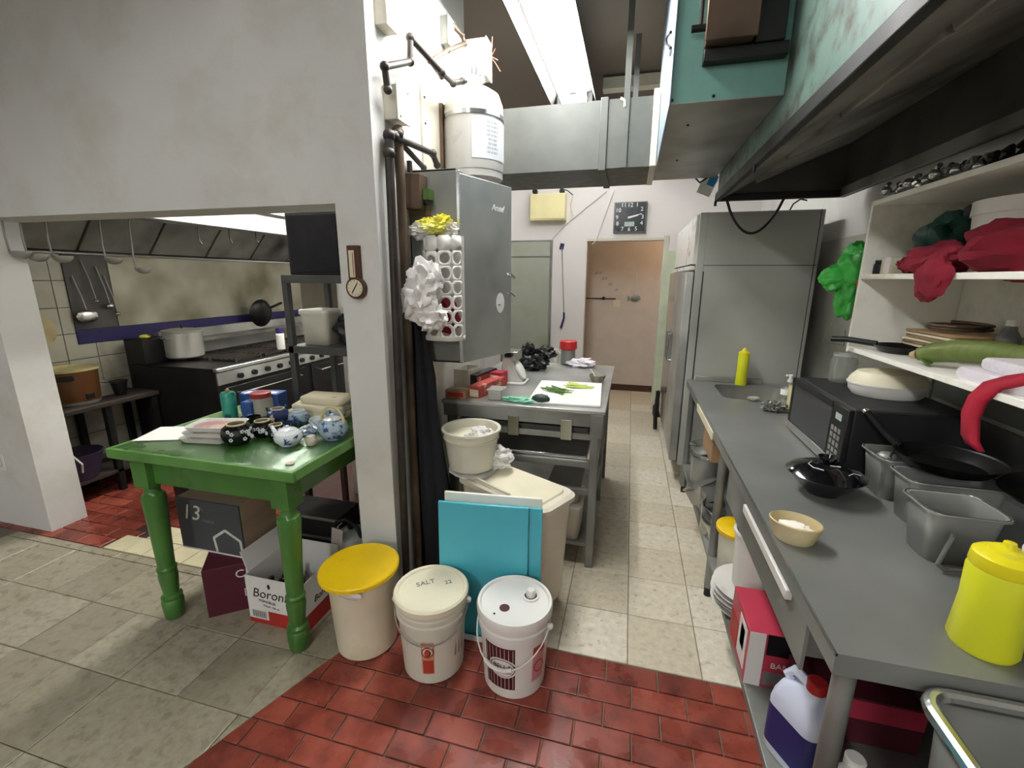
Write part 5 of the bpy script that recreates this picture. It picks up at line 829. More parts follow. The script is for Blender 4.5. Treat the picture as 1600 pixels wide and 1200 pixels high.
part(T, 'apron', 'green_paint', lambda b: b.box(LX0, LX1, LYF-.012, LYF+.012, GZ-.16, GZ-.045), .003); part(T, 'apron', 'green_paint', lambda b: b.box(LX0, LX1, LYB-.012, LYB+.012, GZ-.16, GZ-.045), .003)
for xx in (LX0, LX1): part(T, 'apron', 'green_paint', lambda b: b.box(xx-.012, xx+.012, LYF, LYB, GZ-.16, GZ-.045), .003)
prof = [(.034, 0), (.04, .01), (.045, .06), (.046, .09), (.04, .1), (.044, .108), (.044, .116), (.032, .125), (.036, .17), (.041, .22), (.037, .245), (.041, .252), (.041, .262), (.035, .27), (.039, .4), (.045, .55), (.048, .61), (.046, .63), (.034, .64), (.031, .65), (.031, .665), (.038, .672), (.038, .68)]
for xx in (LX0, LX1):
    for yy in (LYF, LYB):
        fx, fy = (xx+.02, yy-.02) if xx == LX0 and yy == LYF else ((xx, yy-.03) if yy == LYF else (xx, yy))
        def leg(b, xx=xx, yy=yy, fx=fx, fy=fy):
            b.loft([[(fx+(xx-fx)*z/.68+r*cos(2*pi*k/20), fy+(yy-fy)*z/.68+r*sin(2*pi*k/20), z) for k in range(20)] for r, z in prof]); b.box(xx-.043, xx+.043, yy-.043, yy+.043, .678, GZ-.045)
        part(T, 'leg', 'green_paint', leg)
b = MB((-1.29, 1.41, GZ)); b.lathe([(.017, 0), (.017, .002), (.001, .0025)], (-1.31, 1.43, GZ+.005), 18); tag(b.build('sticker', 'cream_tile'), 'pale round sticker on the near corner of the green table', 'sticker')
ZT = GZ+.0055
# paper and meat trays
c = pz(232, 682, ZT); b = MB(c); b.obox(c+Vector((.05, .06, .001)), (.2, .2, .0012), rz=.35); tag(b.build('paper_sheet', 'white_paper'), 'white paper sheet at the left end of the green table', 'paper')
for k in range(3):
    c = Vector((-1.87+.012*k, 1.575+.008*k, ZT+.026*k)); T = thing('meat_tray', ['bottom wrapped tray of raw meat on the green table', 'middle wrapped tray of raw meat on the green table', 'top wrapped tray of raw meat on the green table'][k], 'food tray', c, radians(8+3*k), 'wrapped meat trays stacked on the green table')
    b = MB(); b.loft([[(p[0]*s, p[1]*s, z) for p in rrect(-.115, .115, -.075, .075, .025)] for s, z in ((.86, 0), (1, .02), (1.02, .022), (.97, .021), (.84, .005))], caps=False); b.add([(p[0]*.86, p[1]*.86, 0) for p in rrect(-.115, .115, -.075, .075, .025)], [tuple(range(24))]); b.build('tray', 'white_plastic', T)
    b = MB(); b.ball((0, 0, .012), (.1, .062, .011), 3, .12, 5, k); b.build('meat', 'meat', T)
    b = MB(); b.loft([[(p[0]*s, p[1]*s, z) for p in rrect(-.115, .115, -.075, .075, .025)] for s, z in ((1.0, .022), (.9, .0245))]); b.build('film', 'film_thin', T)
# teal can
c = pz(361, 652, ZT); T = thing('drink_can', 'tall teal patterned tin on the green table', 'tin', c); part(T, 'body', 'teal_can', lambda b: b.lathe([(.034, 0), (.036, .004), (.036, .125), (.03, .135)], c)); part(T, 'lid', 'teal_can', lambda b: b.lathe([(.037, .115), (.037, .132), (.03, .142), (.001, .143)], c)); part(T, 'knob', 'card_brown', lambda b: b.ball(c+Vector((0, 0, .15)), .011, 2)); part(T, 'handle', 'black_metal', lambda b: b.tube([c+Vector((-.035, 0, .12)), c+Vector((-.05, 0, .09)), c+Vector((-.05, 0, .04)), c+Vector((-.036, 0, .02))], .004))
c = pz(411, 648, ZT); T = thing('plastic_jar', 'clear jar with a red screw lid on the green table', 'jar', c); part(T, 'jar_wall', 'clear_plastic', lambda b: b.lathe([(.055, 0), (.06, .006), (.06, .09), (.048, .108)], c)); part(T, 'lid', 'jar_red', lambda b: b.lathe([(.05, .1), (.053, .103), (.053, .128), (.048, .13), (.001, .13)], c)); part(T, 'contents', 'bowl_tan', lambda b: b.lathe([(.052, .006), (.054, .07), (.001, .075)], c))
carton('printed_carton', 'blue printed carton behind the red lidded jar', (-1.98, 2.02, ZT), (.22, .1, .11), radians(12), 'blue_print', marks=[('face_panel', 'white_paper', 'top', .1, .9, .2, .6)])
carton('printed_carton', 'small blue and white packet beside the teal tin', (-1.96, 1.9, ZT), (.06, .06, .09), radians(5), 'blue_print')
def teapot(label, c, r, m, spout=None, handle=None, lid=True, trim=None, deco=None, name='teapot', hh=1.):
    c = Vector(c); T = thing(name, label, 'teapot', c)
    body = part(T, 'body', m, lambda b: b.lathe([(r*.62, 0), (r*.66, .004), (r*.95, r*.45*hh), (r, r*.75*hh), (r*.9, r*1.1*hh), (r*.62, r*1.32*hh), (r*.55, r*1.36*hh)], c, 32))
    if lid: part(T, 'lid', trim or m, lambda b: b.lathe([(r*.56, r*1.34*hh), (r*.6, r*1.38*hh), (r*.35, r*1.5*hh), (r*.12, r*1.55*hh), (r*.14, r*1.68*hh), (r*.04, r*1.74*hh), (.0005, r*1.745*hh)], c, 28))
    else: part(T, 'rim', trim or 'bowl_tan', lambda b: b.lathe([(r*.52, r*1.33*hh), (r*.6, r*1.33*hh), (r*.6, r*1.42*hh), (r*.52, r*1.42*hh), (r*.5, r*1.2*hh)], c, 28)); part(T, 'opening', 'gasket', lambda b: b.lathe([(r*.51, r*1.34*hh), (.0005, r*1.34*hh)], c, 20))
    if spout is not None: u = Vector((cos(spout), sin(spout), 0)); part(T, 'spout', m, lambda b: b.tube([c+u*r*.8+Vector((0, 0, r*.5)), c+u*r*1.25+Vector((0, 0, r*.8)), c+u*r*1.55+Vector((0, 0, r*1.25))], [r*.26, r*.17, r*.11], 10))
    if handle is not None:
        if handle == 'bail': part(T, 'bail_handle', 'rattan', lambda b: b.tube([c+Vector((r*.85*cos(pi*k/10), 0, r*1.15+r*1.05*sin(pi*k/10))) for k in range(11)], r*.1, 7))
        else: u = Vector((cos(handle), sin(handle), 0)); part(T, 'handle', m, lambda b: b.tube([c+u*r*.85+Vector((0, 0, r*1.1)), c+u*r*1.35+Vector((0, 0, r*1.15)), c+u*r*1.4+Vector((0, 0, r*.6)), c+u*r*.92+Vector((0, 0, r*.4))], r*.1, 8))
    if deco:
        R3 = random.Random(len(label)); view = math.atan2(CAM.y-c.y, CAM.x-c.x)
        for k in range(deco[1]):
            a = view+R3.uniform(-1.1, 1.1); z = r*R3.uniform(.5, 1.1); rad = r*(1.0 if z < r*.85 else 1.0-(z/r-.75)*.28)+.0006
            q = c+Vector((rad*cos(a), rad*sin(a), z)); part(T, 'flower', deco[0], lambda b: [b.ball(q+Vector((-sin(a)*cos(t)*.006, cos(a)*cos(t)*.006, sin(t)*.006)), .0036, 1) for t in [2*pi*j/5 for j in range(5)]], parent=body)
    return T
teapot('black glazed pot with white blossoms nearest the meat trays', pz(373, 692, ZT), .068, 'black_glaze', lid=False, deco=('white_glaze', 12))
teapot('black blossom pot with a tan rim behind the nearest black pot', pz(412, 681, ZT), .056, 'black_glaze', lid=False, deco=('white_glaze', 8)); teapot('small black pot with a round mouth behind the white teapot', pz(433, 684, ZT), .048, 'black_glaze', lid=False, deco=('white_glaze', 6))
wt = teapot('white teapot with a blue bamboo print on the green table', pz(452, 694, ZT), .062, 'white_glaze', spout=radians(175), hh=.85)
c = pz(452, 694, ZT); vw = math.atan2(CAM.y-c.y, CAM.x-c.x); bd = [o for o in wt.children if o.name.startswith('body')][0]
for k, (a, z, l, t) in enumerate(((-.25, .024, .03, .6), (-.2, .02, .03, .2), (-.3, .022, .032, 1.2), (-.15, .022, .028, -.3), (.35, .045, .025, .5), (.5, .042, .02, .9), (-.22, .03, .026, 1.8))):
    p = [Vector((c.x+.0628*cos(vw+a+s*l*cos(t)/.06), c.y+.0628*sin(vw+a+s*l*cos(t)/.06), c.z+z+s*l*sin(t))) for s in (-.2, .3, .8)]; part(wt, 'brush_leaf', 'blue_ink', lambda b: b.tube(p, [.001, .0035, .0008], 5), parent=bd)
teapot('blue flowered teapot with a cane bail handle at the pier side', pz(522, 684, ZT), .07, 'blue_glaze', spout=radians(195), handle='bail', trim='white_glaze')
teapot('navy patterned teapot behind the white teapot', pz(436, 660, ZT), .055, 'navy_glaze', spout=radians(170), trim='bowl_tan', lid=False); teapot('grey blue cup pot between the two patterned teapots', pz(468, 662, ZT), .052, 'blue_glaze', lid=False, trim='white_glaze', handle=radians(-20))
teapot('grey teapot with a looped handle behind the blue flowered one', pz(525, 655, ZT), .055, 'blue_glaze', handle='bail', lid=True, trim='white_glaze')
c = pz(487, 694, ZT); T = thing('salt_shaker', 'small round glass shaker beside the white teapot', 'shaker', c); part(T, 'glass_body', 'clear_plastic', lambda b: b.lathe([(.024, 0), (.028, .006), (.028, .025), (.02, .042), (.001, .048)], c)); part(T, 'salt', 'bowl_tan', lambda b: b.lathe([(.022, .003), (.024, .02), (.001, .022)], c))
c = pz(483, 672, ZT); T = thing('ceramic_cover', 'upturned pale teapot lid among the teapots', 'lid', c); part(T, 'dish', 'white_glaze', lambda b: b.lathe([(.02, 0), (.04, .01), (.042, .014), (.001, .01)], c)); part(T, 'knob', 'white_glaze', lambda b: b.ball(c+Vector((0, 0, .02)), .012, 2))
c = Vector((-1.5, 1.76, ZT)); T = thing('ceramic_cover', 'blue rimmed lid leaning behind the white teapot', 'lid', c); part(T, 'dish', 'blue_glaze', lambda b: b.lathe([(.045, 0), (.047, .006), (.025, .02), (.001, .024)], c)); part(T, 'knob', 'white_glaze', lambda b: b.ball(c+Vector((0, 0, .03)), .01, 2))
for k, (q, r_, m_, l) in enumerate((((398, 664), .034, 'black_glaze', 'small black cup behind the blossom pots'), ((450, 672), .03, 'navy_glaze', 'navy cup wedged behind the white teapot'), ((497, 668), .036, 'white_glaze', 'white cup left of the blue flowered teapot'), ((500, 650), .038, 'navy_glaze', 'navy cup in front of the cream cloths'), ((420, 668), .03, 'bowl_tan', 'tan cup among the black pots'))):
    c = pz(*q, ZT); T = thing('tea_cup', l, 'cup', c); part(T, 'cup_wall', m_, lambda b: b.lathe([(r_*.5, 0), (r_*.55, .004), (r_*.95, r_*.9), (r_, r_*1.4), (r_*.92, r_*1.4), (r_*.85, r_*.9), (.001, .008)], c, 24)); part(T, 'foot_ring', 'bowl_tan', lambda b: b.lathe([(r_*.5, 0), (r_*.54, 0), (r_*.54, .006), (r_*.5, .006)], c, 20))
# cream cloths behind
for k, (dx_, dy_, s, l) in enumerate(((0, 0, 1., 'lowest folded cream cloth at the back of the green table'), (.02, .0, .9, 'middle folded cream cloth at the back of the green table'), (.05, .01, .78, 'top folded cream cloth at the back of the green table'))):
    c = Vector((-1.62+dx_, 2.015+dy_, ZT+.041*k)); b = MB(c); b.loft([[(c.x+p[0]*s*q_+.01*noise.noise(Vector((p[0]*20, p[1]*20, k+h*30))), c.y+p[1]*s*q_, c.z+h+.012*noise.noise(Vector((p[0]*12, p[1]*12, k)))*(h > 0)) for p in rrect(-.17, .17, -.08, .08, .04)] for q_, h in ((.95, 0), (1, .015), (.98, .032), (.9, .04))]); tag(b.build('folded_cloth', 'old_paper', smooth=60), l, 'cloth', 'cream cloths stacked on the green table')
# ---------------------------------------------------------------- under the green table
T = thing('chalkboard_crate', 'wooden crate with a slate front chalked with a 13', 'crate', (-1.98, 1.66, .2565)); cx0, cx1, cy0, cz0, cz1 = -2.13, -1.745, 1.545, .2565, .535
part(T, 'box_body', 'wood_light', lambda b: b.box(cx0, cx1, cy0+.008, cy0+.22, cz0, cz1), .003); sl = part(T, 'slate_front', 'slate', lambda b: b.box(cx0, cx1, cy0, cy0+.008, cz0, cz1)); part(T, 'frame_strip', 'pink_paper', lambda b: b.box(cx0, cx1, cy0-.001, cy0+.002, cz0, cz0+.008), parent=sl)
text('13', .115, (cx0+.085, cy0-.0005, cz1-.075), (1, 0, 0), (0, 0, 1), 'chalk', sl, T, 'chalk_number', shear=.25); text('lb', .03, (cx0+.16, cy0-.0005, cz1-.045), (1, 0, 0), (0, 0, 1), 'ink_grey', sl, T, 'chalk_writing'); text('mains', .03, (cx0+.19, cy0-.0005, cz1-.105), (1, 0, 0), (0, 0, 1), 'ink_grey', sl, T, 'chalk_writing')
hp = [(.22, .0), (.21, .075), (.285, .125), (.37, .08), (.375, .0)]
for a, c in zip(hp, hp[1:]): part(T, 'chalk_line', 'chalk', lambda b: b.bar((cx0+a[0], cy0-.001, cz0+.012+a[1]), (cx0+c[0], cy0-.001, cz0+.012+c[1]), .013, .002, up=(0, 1, 0)), parent=sl)
T = carton('printed_carton', 'dark maroon carton under the chalkboard crate', (-1.845, 1.585, 0), (.25, .25, .255), radians(38), 'card_maroon')
text('CHA', .06, Vector((.07, -.1262, .2)), (1, 0, 0), (0, 0, 1), 'card_white', T, None)
text('[IC]', .045, Vector((.07, -.1262, .1)), (1, 0, 0), (0, 0, 1), 'card_white', T, None)
bx0, bx1, by0, by1, bz = -1.66, -1.345, 1.45, 1.72, .25
T = thing('wine_carton', 'open white and red printed carton under the green table', 'box', ((bx0+bx1)/2, (by0+by1)/2, 0))
fr = part(T, 'front_wall', 'card_white', lambda b: b.box(bx0, bx1, by0, by0+.004, 0, bz)); rw = part(T, 'side_wall', 'card_white', lambda b: b.box(bx1-.004, bx1, by0+.004, by1, 0, bz)); part(T, 'side_wall', 'card_white', lambda b: b.box(bx0, bx0+.004, by0+.004, by1, 0, bz)); part(T, 'back_wall', 'card_white', lambda b: b.box(bx0+.004, bx1-.004, by1-.004, by1, 0, bz+.04)); part(T, 'bottom', 'card_brown', lambda b: b.box(bx0+.004, bx1-.004, by0+.004, by1-.004, 0, .004)); part(T, 'flap', 'card_white', lambda b: b.slab([(bx0, by0+.02, bz), (bx0, by1, bz), (bx0-.03, by1, bz+.1), (bx0-.03, by0+.02, bz+.1)], .004))
part(T, 'red_band', 'card_red', lambda b: b.box(bx0+.11, bx1+.001, by0-.001, by0, 0, .075).box(bx0, bx0+.11, by0-.001, by0, 0, .025), parent=fr); part(T, 'red_band', 'card_red', lambda b: b.box(bx1, bx1+.001, by0, by1, 0, .085), parent=rw)
text('Boronia', .068, (bx0+.14, by0-.0006, .165), (1, 0, 0), (0, 0, 1), 'ink_black', fr, T, shear=.25); text('VIGNOBLES', .018, (bx0+.11, by0-.0006, .125), (1, 0, -.1), (.1, 0, 1), 'ink_black', fr, T); text('ITALIA  750 ml', .014, (bx0+.13, by0-.0006, .1), (1, 0, -.1), (.1, 0, 1), 'ink_black', fr, T); text('Boronia', .045, (bx1+.0006, (by0+by1)/2, .13), (0, 1, 0), (0, 0, 1), 'ink_black', rw, T, shear=.25)
part(T, 'emblem', 'ink_black', lambda b: b.ball((bx0+.13, by0-.0005, .21), (.008, .0006, .014), 2), parent=fr); bc_ = part(T, 'barcode_panel', 'card_white', lambda b: b.box(bx0+.015, bx0+.105, by0-.0016, by0-.001, .026, .075), parent=fr)
for k in range(14): part(T, 'barcode_bar', 'barcode', lambda b: b.box(bx0+.02+.0056*k, bx0+.0225+.0056*k+.001*(k % 2), by0-.002, by0-.0016, .034, .07), parent=fr)
for k in range(5):
    c = Vector((bx0+.07+.06*(k % 3), by0+.08+.1*(k//3), .005)); b = MB(c); b.lathe([(.03, 0), (.033, .005), (.033, .12), (.013, .16), (.013, .19), (.001, .192)], c, 16); o = tag(b.build('wine_bottle', 'black_gloss'), 'dark bottle standing inside the open white carton', 'bottle', 'bottles in the white carton')
c = Vector((-1.345, 1.83, .19)); T = thing('kettle', 'steel kettle with a hanging paper tag beside the pier', 'kettle', c-Vector((0, 0, .19)))
part(T, 'trivet', 'black_metal', lambda b: b.cyl(c+Vector((0, 0, -.19)), c+Vector((0, 0, -.1)), .07)); part(T, 'body', 'steel', lambda b: b.lathe([(.085, -.1), (.09, -.09), (.1, .05), (.085, .1), (.05, .125), (.001, .13)], c)); part(T, 'lid_knob', 'black_plastic', lambda b: b.ball(c+Vector((0, 0, .14)), .018, 2)); part(T, 'handle', 'black_plastic', lambda b: b.tube([c+Vector((-.07, -.02, .1)), c+Vector((-.06, -.03, .17)), c+Vector((.0, -.03, .2)), c+Vector((.06, -.03, .16)), c+Vector((.075, -.02, .09))], .011)); part(T, 'paper_tag', 'pink_paper', lambda b: b.obox(py(526, 848, 1.735), (.062, .002, .16), ry=.14), 0); part(T, 'tag_string', 'cord_white', lambda b: b.tube([c+Vector((-.02, -.04, .18)), c+Vector((-.03, -.07, .17)), py(529, 825, 1.735)], .002, 5))
for k in range(3): T = carton('storage_crate', ['dark plastic crate on the floor behind the kettle', 'dark plastic crate in the middle behind the kettle', 'dark plastic crate on top behind the kettle'][k], (-1.62, 1.95, .115*k), (.36, .2, .11), 0, 'black_metal', 'crate', marks=[('rim_band', 'hood_inner', '-y', 0, 1, .85, 1)])
# ---------------------------------------------------------------- black rack behind the table
kx0, kx1, ky0, ky1 = -1.935, -1.42, 2.2, 2.6
T = thing('metal_rack', 'dark grey metal rack standing behind the green table', 'rack', (-1.7, 2.4, 0))
for xx in (kx0, kx1-.035):
    for yy in (ky0, ky1-.035): part(T, 'post', 'rack_paint', lambda b: b.box(xx, xx+.035, yy, yy+.035, 0, 1.575), .002)
for z, nm in ((1.61, 'top_shelf'), (1.205, 'middle_shelf'), (.8, 'lower_shelf')): part(T, nm, 'rack_paint', lambda b: b.box(kx0, kx1, ky0, ky1, z-.045, z), .003)
T = thing('black_box', 'matt black box standing on top of the metal rack', 'box', (-1.72, 2.4, 1.61)); part(T, 'case', 'black_panel', lambda b: b.box(-1.885, -1.53, 2.22, 2.56, 1.61, 1.945), .006); part(T, 'front_grille', 'black_cloth', lambda b: b.box(-1.87, -1.56, 2.214, 2.22, 1.625, 1.93), .003)
tub('storage_tub', 'pale translucent tub on the middle rack shelf', (-1.8, 2.36, 1.206), .19, .2, .19, 'frosted', lid='white_plastic')
blobs('plastic_bag', 'black_plastic', 'black plastic bag beside the tub on the metal rack', 'plastic bag', [((-1.6, 2.36, 1.3), (.1, .09, .1), .3)]); blobs('plastic_bag', 'bag_white', 'white bag resting on the black bag in the rack', 'plastic bag', [((-1.58, 2.33, 1.405), (.06, .05, .018), .5)])
T = thing('wok', 'black round wok leaning behind the rack post', 'pan', (-3.86, 4.05, 1.05)); cw_ = Vector((-3.9, 4.08, 1.207)); rt = Matrix.Rotation(radians(97), 3, 'Y'); part(T, 'wok_body', 'pan_black', lambda b: b.lathe([(.05, .05), (.12, .03), (.15, 0), (.155, 0), (.125, .035), (.05, .056)], cw_, 32, rot=rt)); part(T, 'wok_center', 'pot_aluminium', lambda b: b.lathe([(.05, .05), (.001, .054)], cw_, 20, rot=rt)); part(T, 'wok_handle', 'pan_black', lambda b: b.cyl(cw_+Vector((0, .13, .05)), cw_+Vector((.02, .3, .1)), .014))
T['label'] = 'black round wok propped on the range shelf beyond the rack post'
# ---------------------------------------------------------------- cooking line
AX0, AX1, AY0, AY1, AZ = -3.96, -3.1, 2.7, 4.75, .9
T = thing('gas_range', 'black and stainless gas range along the alcove wall', 'range', (-3.5, 3.7, 0))
part(T, 'body', 'range_black', lambda b: b.box(AX0, AX1+.03, AY0, AY1, .1, AZ-.02), .006); part(T, 'cooktop', 'range_black', lambda b: b.box(AX0, AX1, AY0, AY1, AZ-.02, AZ), .003); part(T, 'nose_rail', 'steel_bright', lambda b: b.box(AX1, AX1+.045, AY0, AY1, AZ-.03, AZ+.004), .008)
pn = part(T, 'knob_panel', 'steel', lambda b: b.box(AX1+.03, AX1+.042, AY0, AY1, AZ-.13, AZ-.035), .002)
for k in range(13): yy = AY0+.2+.145*k; part(T, 'knob', 'black_plastic', lambda b: b.cyl((AX1+.042, yy, AZ-.085), (AX1+.07, yy, AZ-.085), .022), parent=pn)
for k in range(2): y0 = AY0+.06+k*1.0; od = part(T, 'oven_door', 'range_black', lambda b: b.box(AX1+.03, AX1+.05, y0, y0+.92, .2, AZ-.16), .006); part(T, 'door_handle', 'steel_bright', lambda b: b.tube([(AX1+.05, y0+.1, AZ-.22), (AX1+.085, y0+.1, AZ-.22), (AX1+.085, y0+.82, AZ-.22), (AX1+.05, y0+.82, AZ-.22)], .012), parent=od)
part(T, 'backguard', 'steel', lambda b: b.box(AX0, AX0+.06, AY0+.25, AY1, AZ, 1.13), .004); part(T, 'backguard_end', 'range_black', lambda b: b.box(AX0, AX0+.2, AY0, AY0+.25, AZ, 1.1), .006); part(T, 'flue_shelf', 'steel_dull', lambda b: b.box(AX0, AX0+.2, AY0+.25, AY1, 1.02, 1.05), .003)
for i in range(2):
    for k in range(6):
        x0, y0 = AX0+.28+.28*i, AY0+.28+.32*k
        def gr(b, x0=x0, y0=y0):
            for t in range(5): b.box(x0+.055*t, x0+.055*t+.015, y0, y0+.28, AZ+.012, AZ+.028)
            b.box(x0, x0+.24, y0, y0+.015, AZ, AZ+.02).box(x0, x0+.24, y0+.265, y0+.28, AZ, AZ+.02)
        part(T, 'grate', 'iron_pipe', gr); part(T, 'burner', 'black_metal', lambda b: b.cyl((x0+.12, y0+.14, AZ), (x0+.12, y0+.14, AZ+.012), .05))
for yy in (AY0+.05, AY1-.05):
    for xx in (AX0+.05, AX1-.05): part(T, 'leg', 'steel_dull', lambda b: b.cyl((xx, yy, 0), (xx, yy, .1), .025))
c = Vector((-3.68, 2.98, AZ+.028)); T = thing('stock_pot', 'aluminium stock pot with lid on the gas range', 'pot', c)
part(T, 'pot_wall', 'pot_aluminium', lambda b: b.lathe([(.13, 0), (.138, .01), (.14, .21), (.145, .215), (.145, .222)], c, 36)); part(T, 'lid', 'pot_aluminium', lambda b: b.lathe([(.147, .22), (.149, .228), (.1, .238), (.001, .242)], c, 36)); part(T, 'lid_knob', 'black_metal', lambda b: b.cyl(c+Vector((0, 0, .24)), c+Vector((0, 0, .275)), .008)); part(T, 'handle', 'steel_bright', lambda b: b.tube([c+Vector((-.03, -.14, .17)), c+Vector((-.03, -.18, .175)), c+Vector((.03, -.18, .175)), c+Vector((.03, -.14, .17))], .007))
b = MB((-3.85, 2.8, 1.1)); b.ball((-3.86, 2.8, 1.115), (.045, .03, .015), 3, .4, 4); tag(b.build('yellow_rag', 'bag_yellow'), 'small yellow rag on the range backguard end', 'rag')
c = Vector((-3.2, 3.95, AZ+.028)); T = thing('spice_bottle', 'white bottle with a dark blue cap on the far range', 'bottle', py(438, 528, 3.6)-Vector((0, 0, .0))); c = Vector((-3.05, 3.6, AZ+.028)); c = px(438, 531, -3.2); c.z = AZ+.028; T.location = c; part(T, 'body', 'white_plastic', lambda b: b.lathe([(.035, 0), (.037, .005), (.037, .14), (.025, .155)], c)); part(T, 'cap', 'navy', lambda b: b.cyl(c+Vector((0, 0, .15)), c+Vector((0, 0, .2)), .03))
T.location = c
# wall panels
b = MB((XK, 3.6, 1.2)); b.box(XK, XK+.02, 2.74, 4.9, 1.2, 1.76); tag(b.build('splash_sheet', 'steel_greasy', bevel=.002), 'greasy stainless splash sheet on the wall behind the range', 'panel')
b = MB((XK, 2.6, 1.09)); b.box(XK+.007, XK+.016, 2.44, 2.73, 1.09, 1.2).box(XK+.007, XK+.016, 2.73, 5.2, 1.09, 1.198); tag(b.build('navy_band', 'navy'), 'navy blue painted board strip under the splash sheet', 'board')
b = MB((XK, 2.6, 1.2)); b.box(XK+.007, XK+.018, 2.44, 2.735, 1.203, 1.76); tag(b.build('utensil_board', 'hood_dark'), 'dark backing board with hanging spoons beside the splash sheet', 'board')
# alcove hood
T = thing('range_hood', 'stainless range hood over the cooking line', 'hood', (-3.5, 3.5, 1.75)); ay0, ay1 = 1.98, 5.2
part(T, 'front_panel', 'white_enamel', lambda b: b.box(-3.06, -3.045, ay0, ay1, 1.965, 2.1), 0); part(T, 'trim_strip', 'black_metal', lambda b: b.box(-3.06, -3.04, ay0, ay1, 2.1, 2.125).box(-3.062, -3.038, ay0, ay1, 1.957, 1.967)); part(T, 'upper_panel', 'white_enamel', lambda b: b.box(-3.06, -3.045, ay0, ay1, 2.125, 2.7)); part(T, 'top_panel', 'hood_dark', lambda b: b.box(-4.04, -3.045, ay0, ay1, 2.7, 2.72)); part(T, 'back_panel', 'hood_dark', lambda b: b.box(XK+.001, XK+.03, ay0, ay1, 1.77, 2.7)); part(T, 'near_panel', 'hood_dark', lambda b: b.box(-4.02, -3.06, ay0, ay0+.015, 2.0, 2.7)); part(T, 'grease_rail', 'steel_bright', lambda b: b.tube([(XK+.05, ay0, 1.765), (XK+.05, ay1, 1.765)], .014, 8)); 
for k in range(6): y0 = ay0+.02+.53*k; part(T, 'filter', 'hood_inner', lambda b: b.slab([(XK+.05, y0, 1.8), (XK+.05, y0+.51, 1.8), (XK+.5, y0+.51, 2.3), (XK+.5, y0, 2.3)], .03), .004)
part(T, 'utensil_rail', 'steel_dull', lambda b: b.tube([(-3.45, ay0+.01, 2.0), (-3.45, ay1, 2.0)], .01, 8)); 
for q in (313, 361, 402): p = px(q, 362, -3.05); part(T, 'hook', 'black_metal', lambda b: b.tube([p+Vector((-.02, 0, .04)), p+Vector((-.02, 0, -.06)), p+Vector((.0, 0, -.09))], .005, 6))
for k, q in enumerate(((33, 396), (60, 401), (98, 403), (178, 406), (224, 421))):
    p = px(*q, -3.45); T = thing('ladle', ['steel ladle half hidden by the left opening edge', 'second steel ladle from the left opening edge', 'third steel ladle from the left opening edge', 'steel ladle hung above the dark utensil board', 'lowest hanging steel ladle in front of the splash sheet'][k], 'ladle', p)
    part(T, 'cup', 'steel', lambda b: b.lathe([(.012, -.03), (.035, -.02), (.05, .0), (.052, .012), (.048, .01), (.032, -.015), (.001, -.025)], p, 20)); part(T, 'handle', 'steel_dull', lambda b: b.tube([p+Vector((-.0, -.05, .01)), p+Vector((0, -.055, .1)), p+Vector((0, -.045, 2.0-p.z-.03)), p+Vector((0, -.02, 2.012-p.z)), p+Vector((0, -.01, 2.0-p.z-.02))], .006, 6))
for k, (q, l, mm) in enumerate((((137, 494), 'large steel skimmer hung on the dark utensil board', .075), ((172, 478), 'steel spoon hung on the dark utensil board', .03), ((184, 490), 'small steel spoon at the right of the utensil board', .022), ((150, 470), 'thin steel spatula on the utensil board', .018))):
    p = px(*q, XK+.06); T = thing('kitchen_spoon', l, 'spoon', p); part(T, 'bowl', 'steel_bright', lambda b: b.ball(p, (.02, mm, mm*.7), 2)); part(T, 'handle', 'steel_dull', lambda b: b.tube([p+Vector((0, 0, mm*.6)), p+Vector((-.01, -.01, .15)), p+Vector((-.03, -.03, .3))], .006, 6))
p = px(56, 518, XK+.02); b = MB(p); rt = Matrix.Rotation(radians(90), 3, 'Y'); T = thing('decor_plate', 'white round plate with a tan rim on the tiled wall', 'plate', p); part(T, 'disc', 'white_enamel', lambda b: b.lathe([(.09, 0), (.09, .012), (.001, .014)], p, 32, rot=rt)); part(T, 'rim', 'bowl_tan', lambda b: b.lathe([(.09, 0), (.115, .004), (.115, .014), (.09, .016)], p, 32, rot=rt))
# side table with rice cooker
T = thing('side_table', 'dark side table holding the rice cooker along the tiled wall', 'table', (-3.85, 2.35, 0)); part(T, 'top', 'wood_table', lambda b: b.box(-4.03, -3.66, 1.98, 2.69, .665, .7), .004)
for xx in (-4.0, -3.7):
    for yy in (2.02, 2.32, 2.66): part(T, 'leg', 'black_metal', lambda b: b.box(xx-.02, xx+.02, yy-.02, yy+.02, 0, .665))
part(T, 'lower_shelf', 'wood_table', lambda b: b.box(-4.03, -3.68, 1.99, 2.68, .15, .17))
c = Vector((-3.86, 2.25, .7)); T = thing('rice_cooker', 'brown rice cooker with a cream rim on the side table', 'rice cooker', c); part(T, 'body', 'cooker_brown', lambda b: b.lathe([(.13, .02), (.135, .03), (.145, .24)], c, 36)); part(T, 'base', 'steel_dull', lambda b: b.lathe([(.128, 0), (.132, .004), (.132, .022), (.125, .024)], c, 36)); part(T, 'rim', 'cooker_cream', lambda b: b.lathe([(.146, .238), (.153, .242), (.153, .258), (.14, .262), (.13, .25), (.001, .24)], c, 36)); part(T, 'handle', 'black_plastic', lambda b: b.obox(c+Vector((.1, -.105, .2)), (.09, .03, .035), rz=radians(45)), .006); part(T, 'switch', 'black_plastic', lambda b: b.obox(c+Vector((.14, .0, .06)), (.02, .05, .04)), .004)
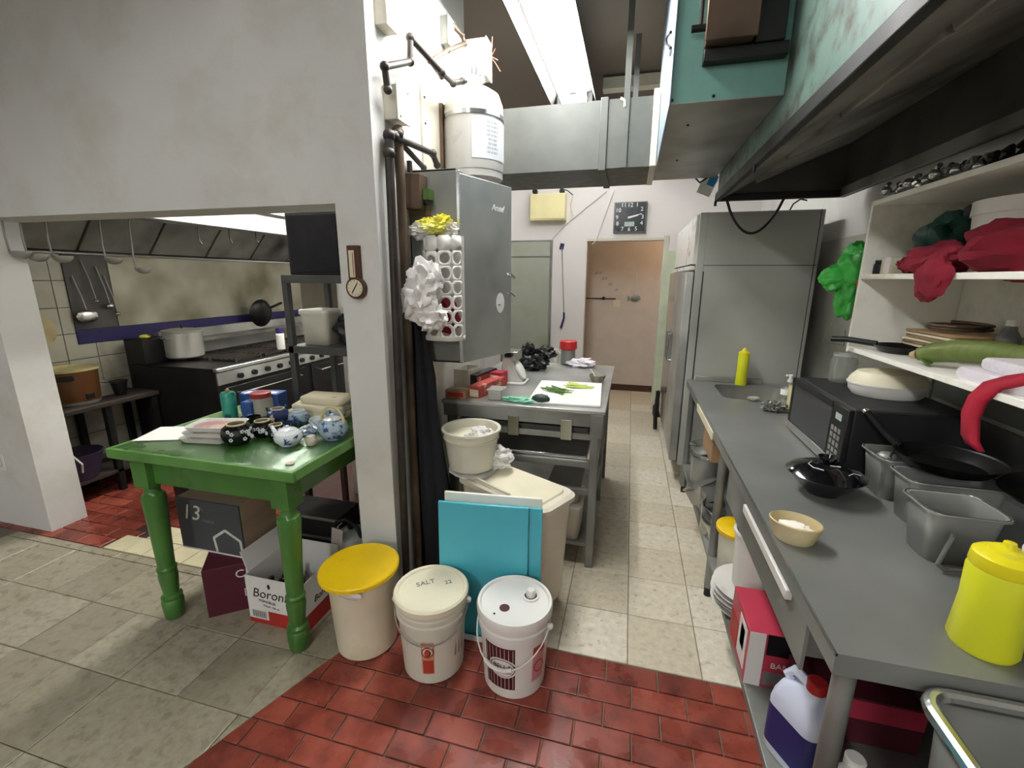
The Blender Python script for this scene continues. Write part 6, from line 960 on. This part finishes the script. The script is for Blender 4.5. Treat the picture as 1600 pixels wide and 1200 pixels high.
c = Vector((-3.8, 2.5, .7)); T = thing('black_cup', 'black tapered cup on the side table', 'cup', c); part(T, 'cup_wall', 'black_plastic', lambda b: b.lathe([(.035, 0), (.055, .11), (.052, .11), (.033, .008), (.001, .006)], c)); part(T, 'rim', 'black_metal', lambda b: b.lathe([(.054, .105), (.058, .107), (.058, .114), (.052, .113)], c))
carton('paper_tray', 'pale tray standing between the rice cooker and black cup', (-3.93, 2.45, .7), (.12, .12, .1), 0, 'offwhite_box', 'tray', marks=[('label_panel', 'white_paper', 'top', .1, .9, .1, .9)]); b = MB((-3.85, 2.5, .81)); b.tube([(-3.95, 2.42, .805), (-3.78, 2.43, .815)], .006, 6); tag(b.build('chopstick', 'steel_bright'), 'thin steel rod lying across the pale tray', 'rod')
c = Vector((-3.78, 2.12, .17)); T = thing('purple_basin', 'purple basin with a white cord under the side table', 'basin', c); part(T, 'bowl', mat('purple', '3a2f45', .5), lambda b: b.lathe([(.1, 0), (.15, .2), (.155, .2), (.1, .01), (.001, .01)], c)); part(T, 'cord', 'cord_white', lambda b: b.tube([c+Vector((.12, -.1, .24)), c+Vector((.15, -.06, .15)), c+Vector((.12, -.05, .08))], .006))
c = Vector((-2.95, 2.35, 0)); T = thing('waste_bin', 'black round bin behind the left end of the green table', 'bin', c); part(T, 'bin_body', 'black_plastic', lambda b: b.lathe([(.15, 0), (.16, .01), (.19, .5)], c)); part(T, 'lid', 'black_plastic', lambda b: b.lathe([(.2, .5), (.205, .505), (.205, .53), (.19, .54), (.001, .55)], c)); part(T, 'handle', 'steel_bright', lambda b: b.tube([c+Vector((-.06, -.1, .545)), c+Vector((0, -.1, .565)), c+Vector((.06, -.1, .545))], .006, 6))
T = thing('light_switch', 'white socket plate low on the left wall', 'socket', py(2, 722, YW)); c = py(3, 722, YW); part(T, 'plate', 'white_plastic', lambda b: b.box(c.x-.035, c.x+.035, YW-.008, YW, c.z-.055, c.z+.055), .003); part(T, 'rocker', 'offwhite_box', lambda b: b.box(c.x-.015, c.x+.015, YW-.012, YW-.008, c.z-.03, c.z+.03), .002)
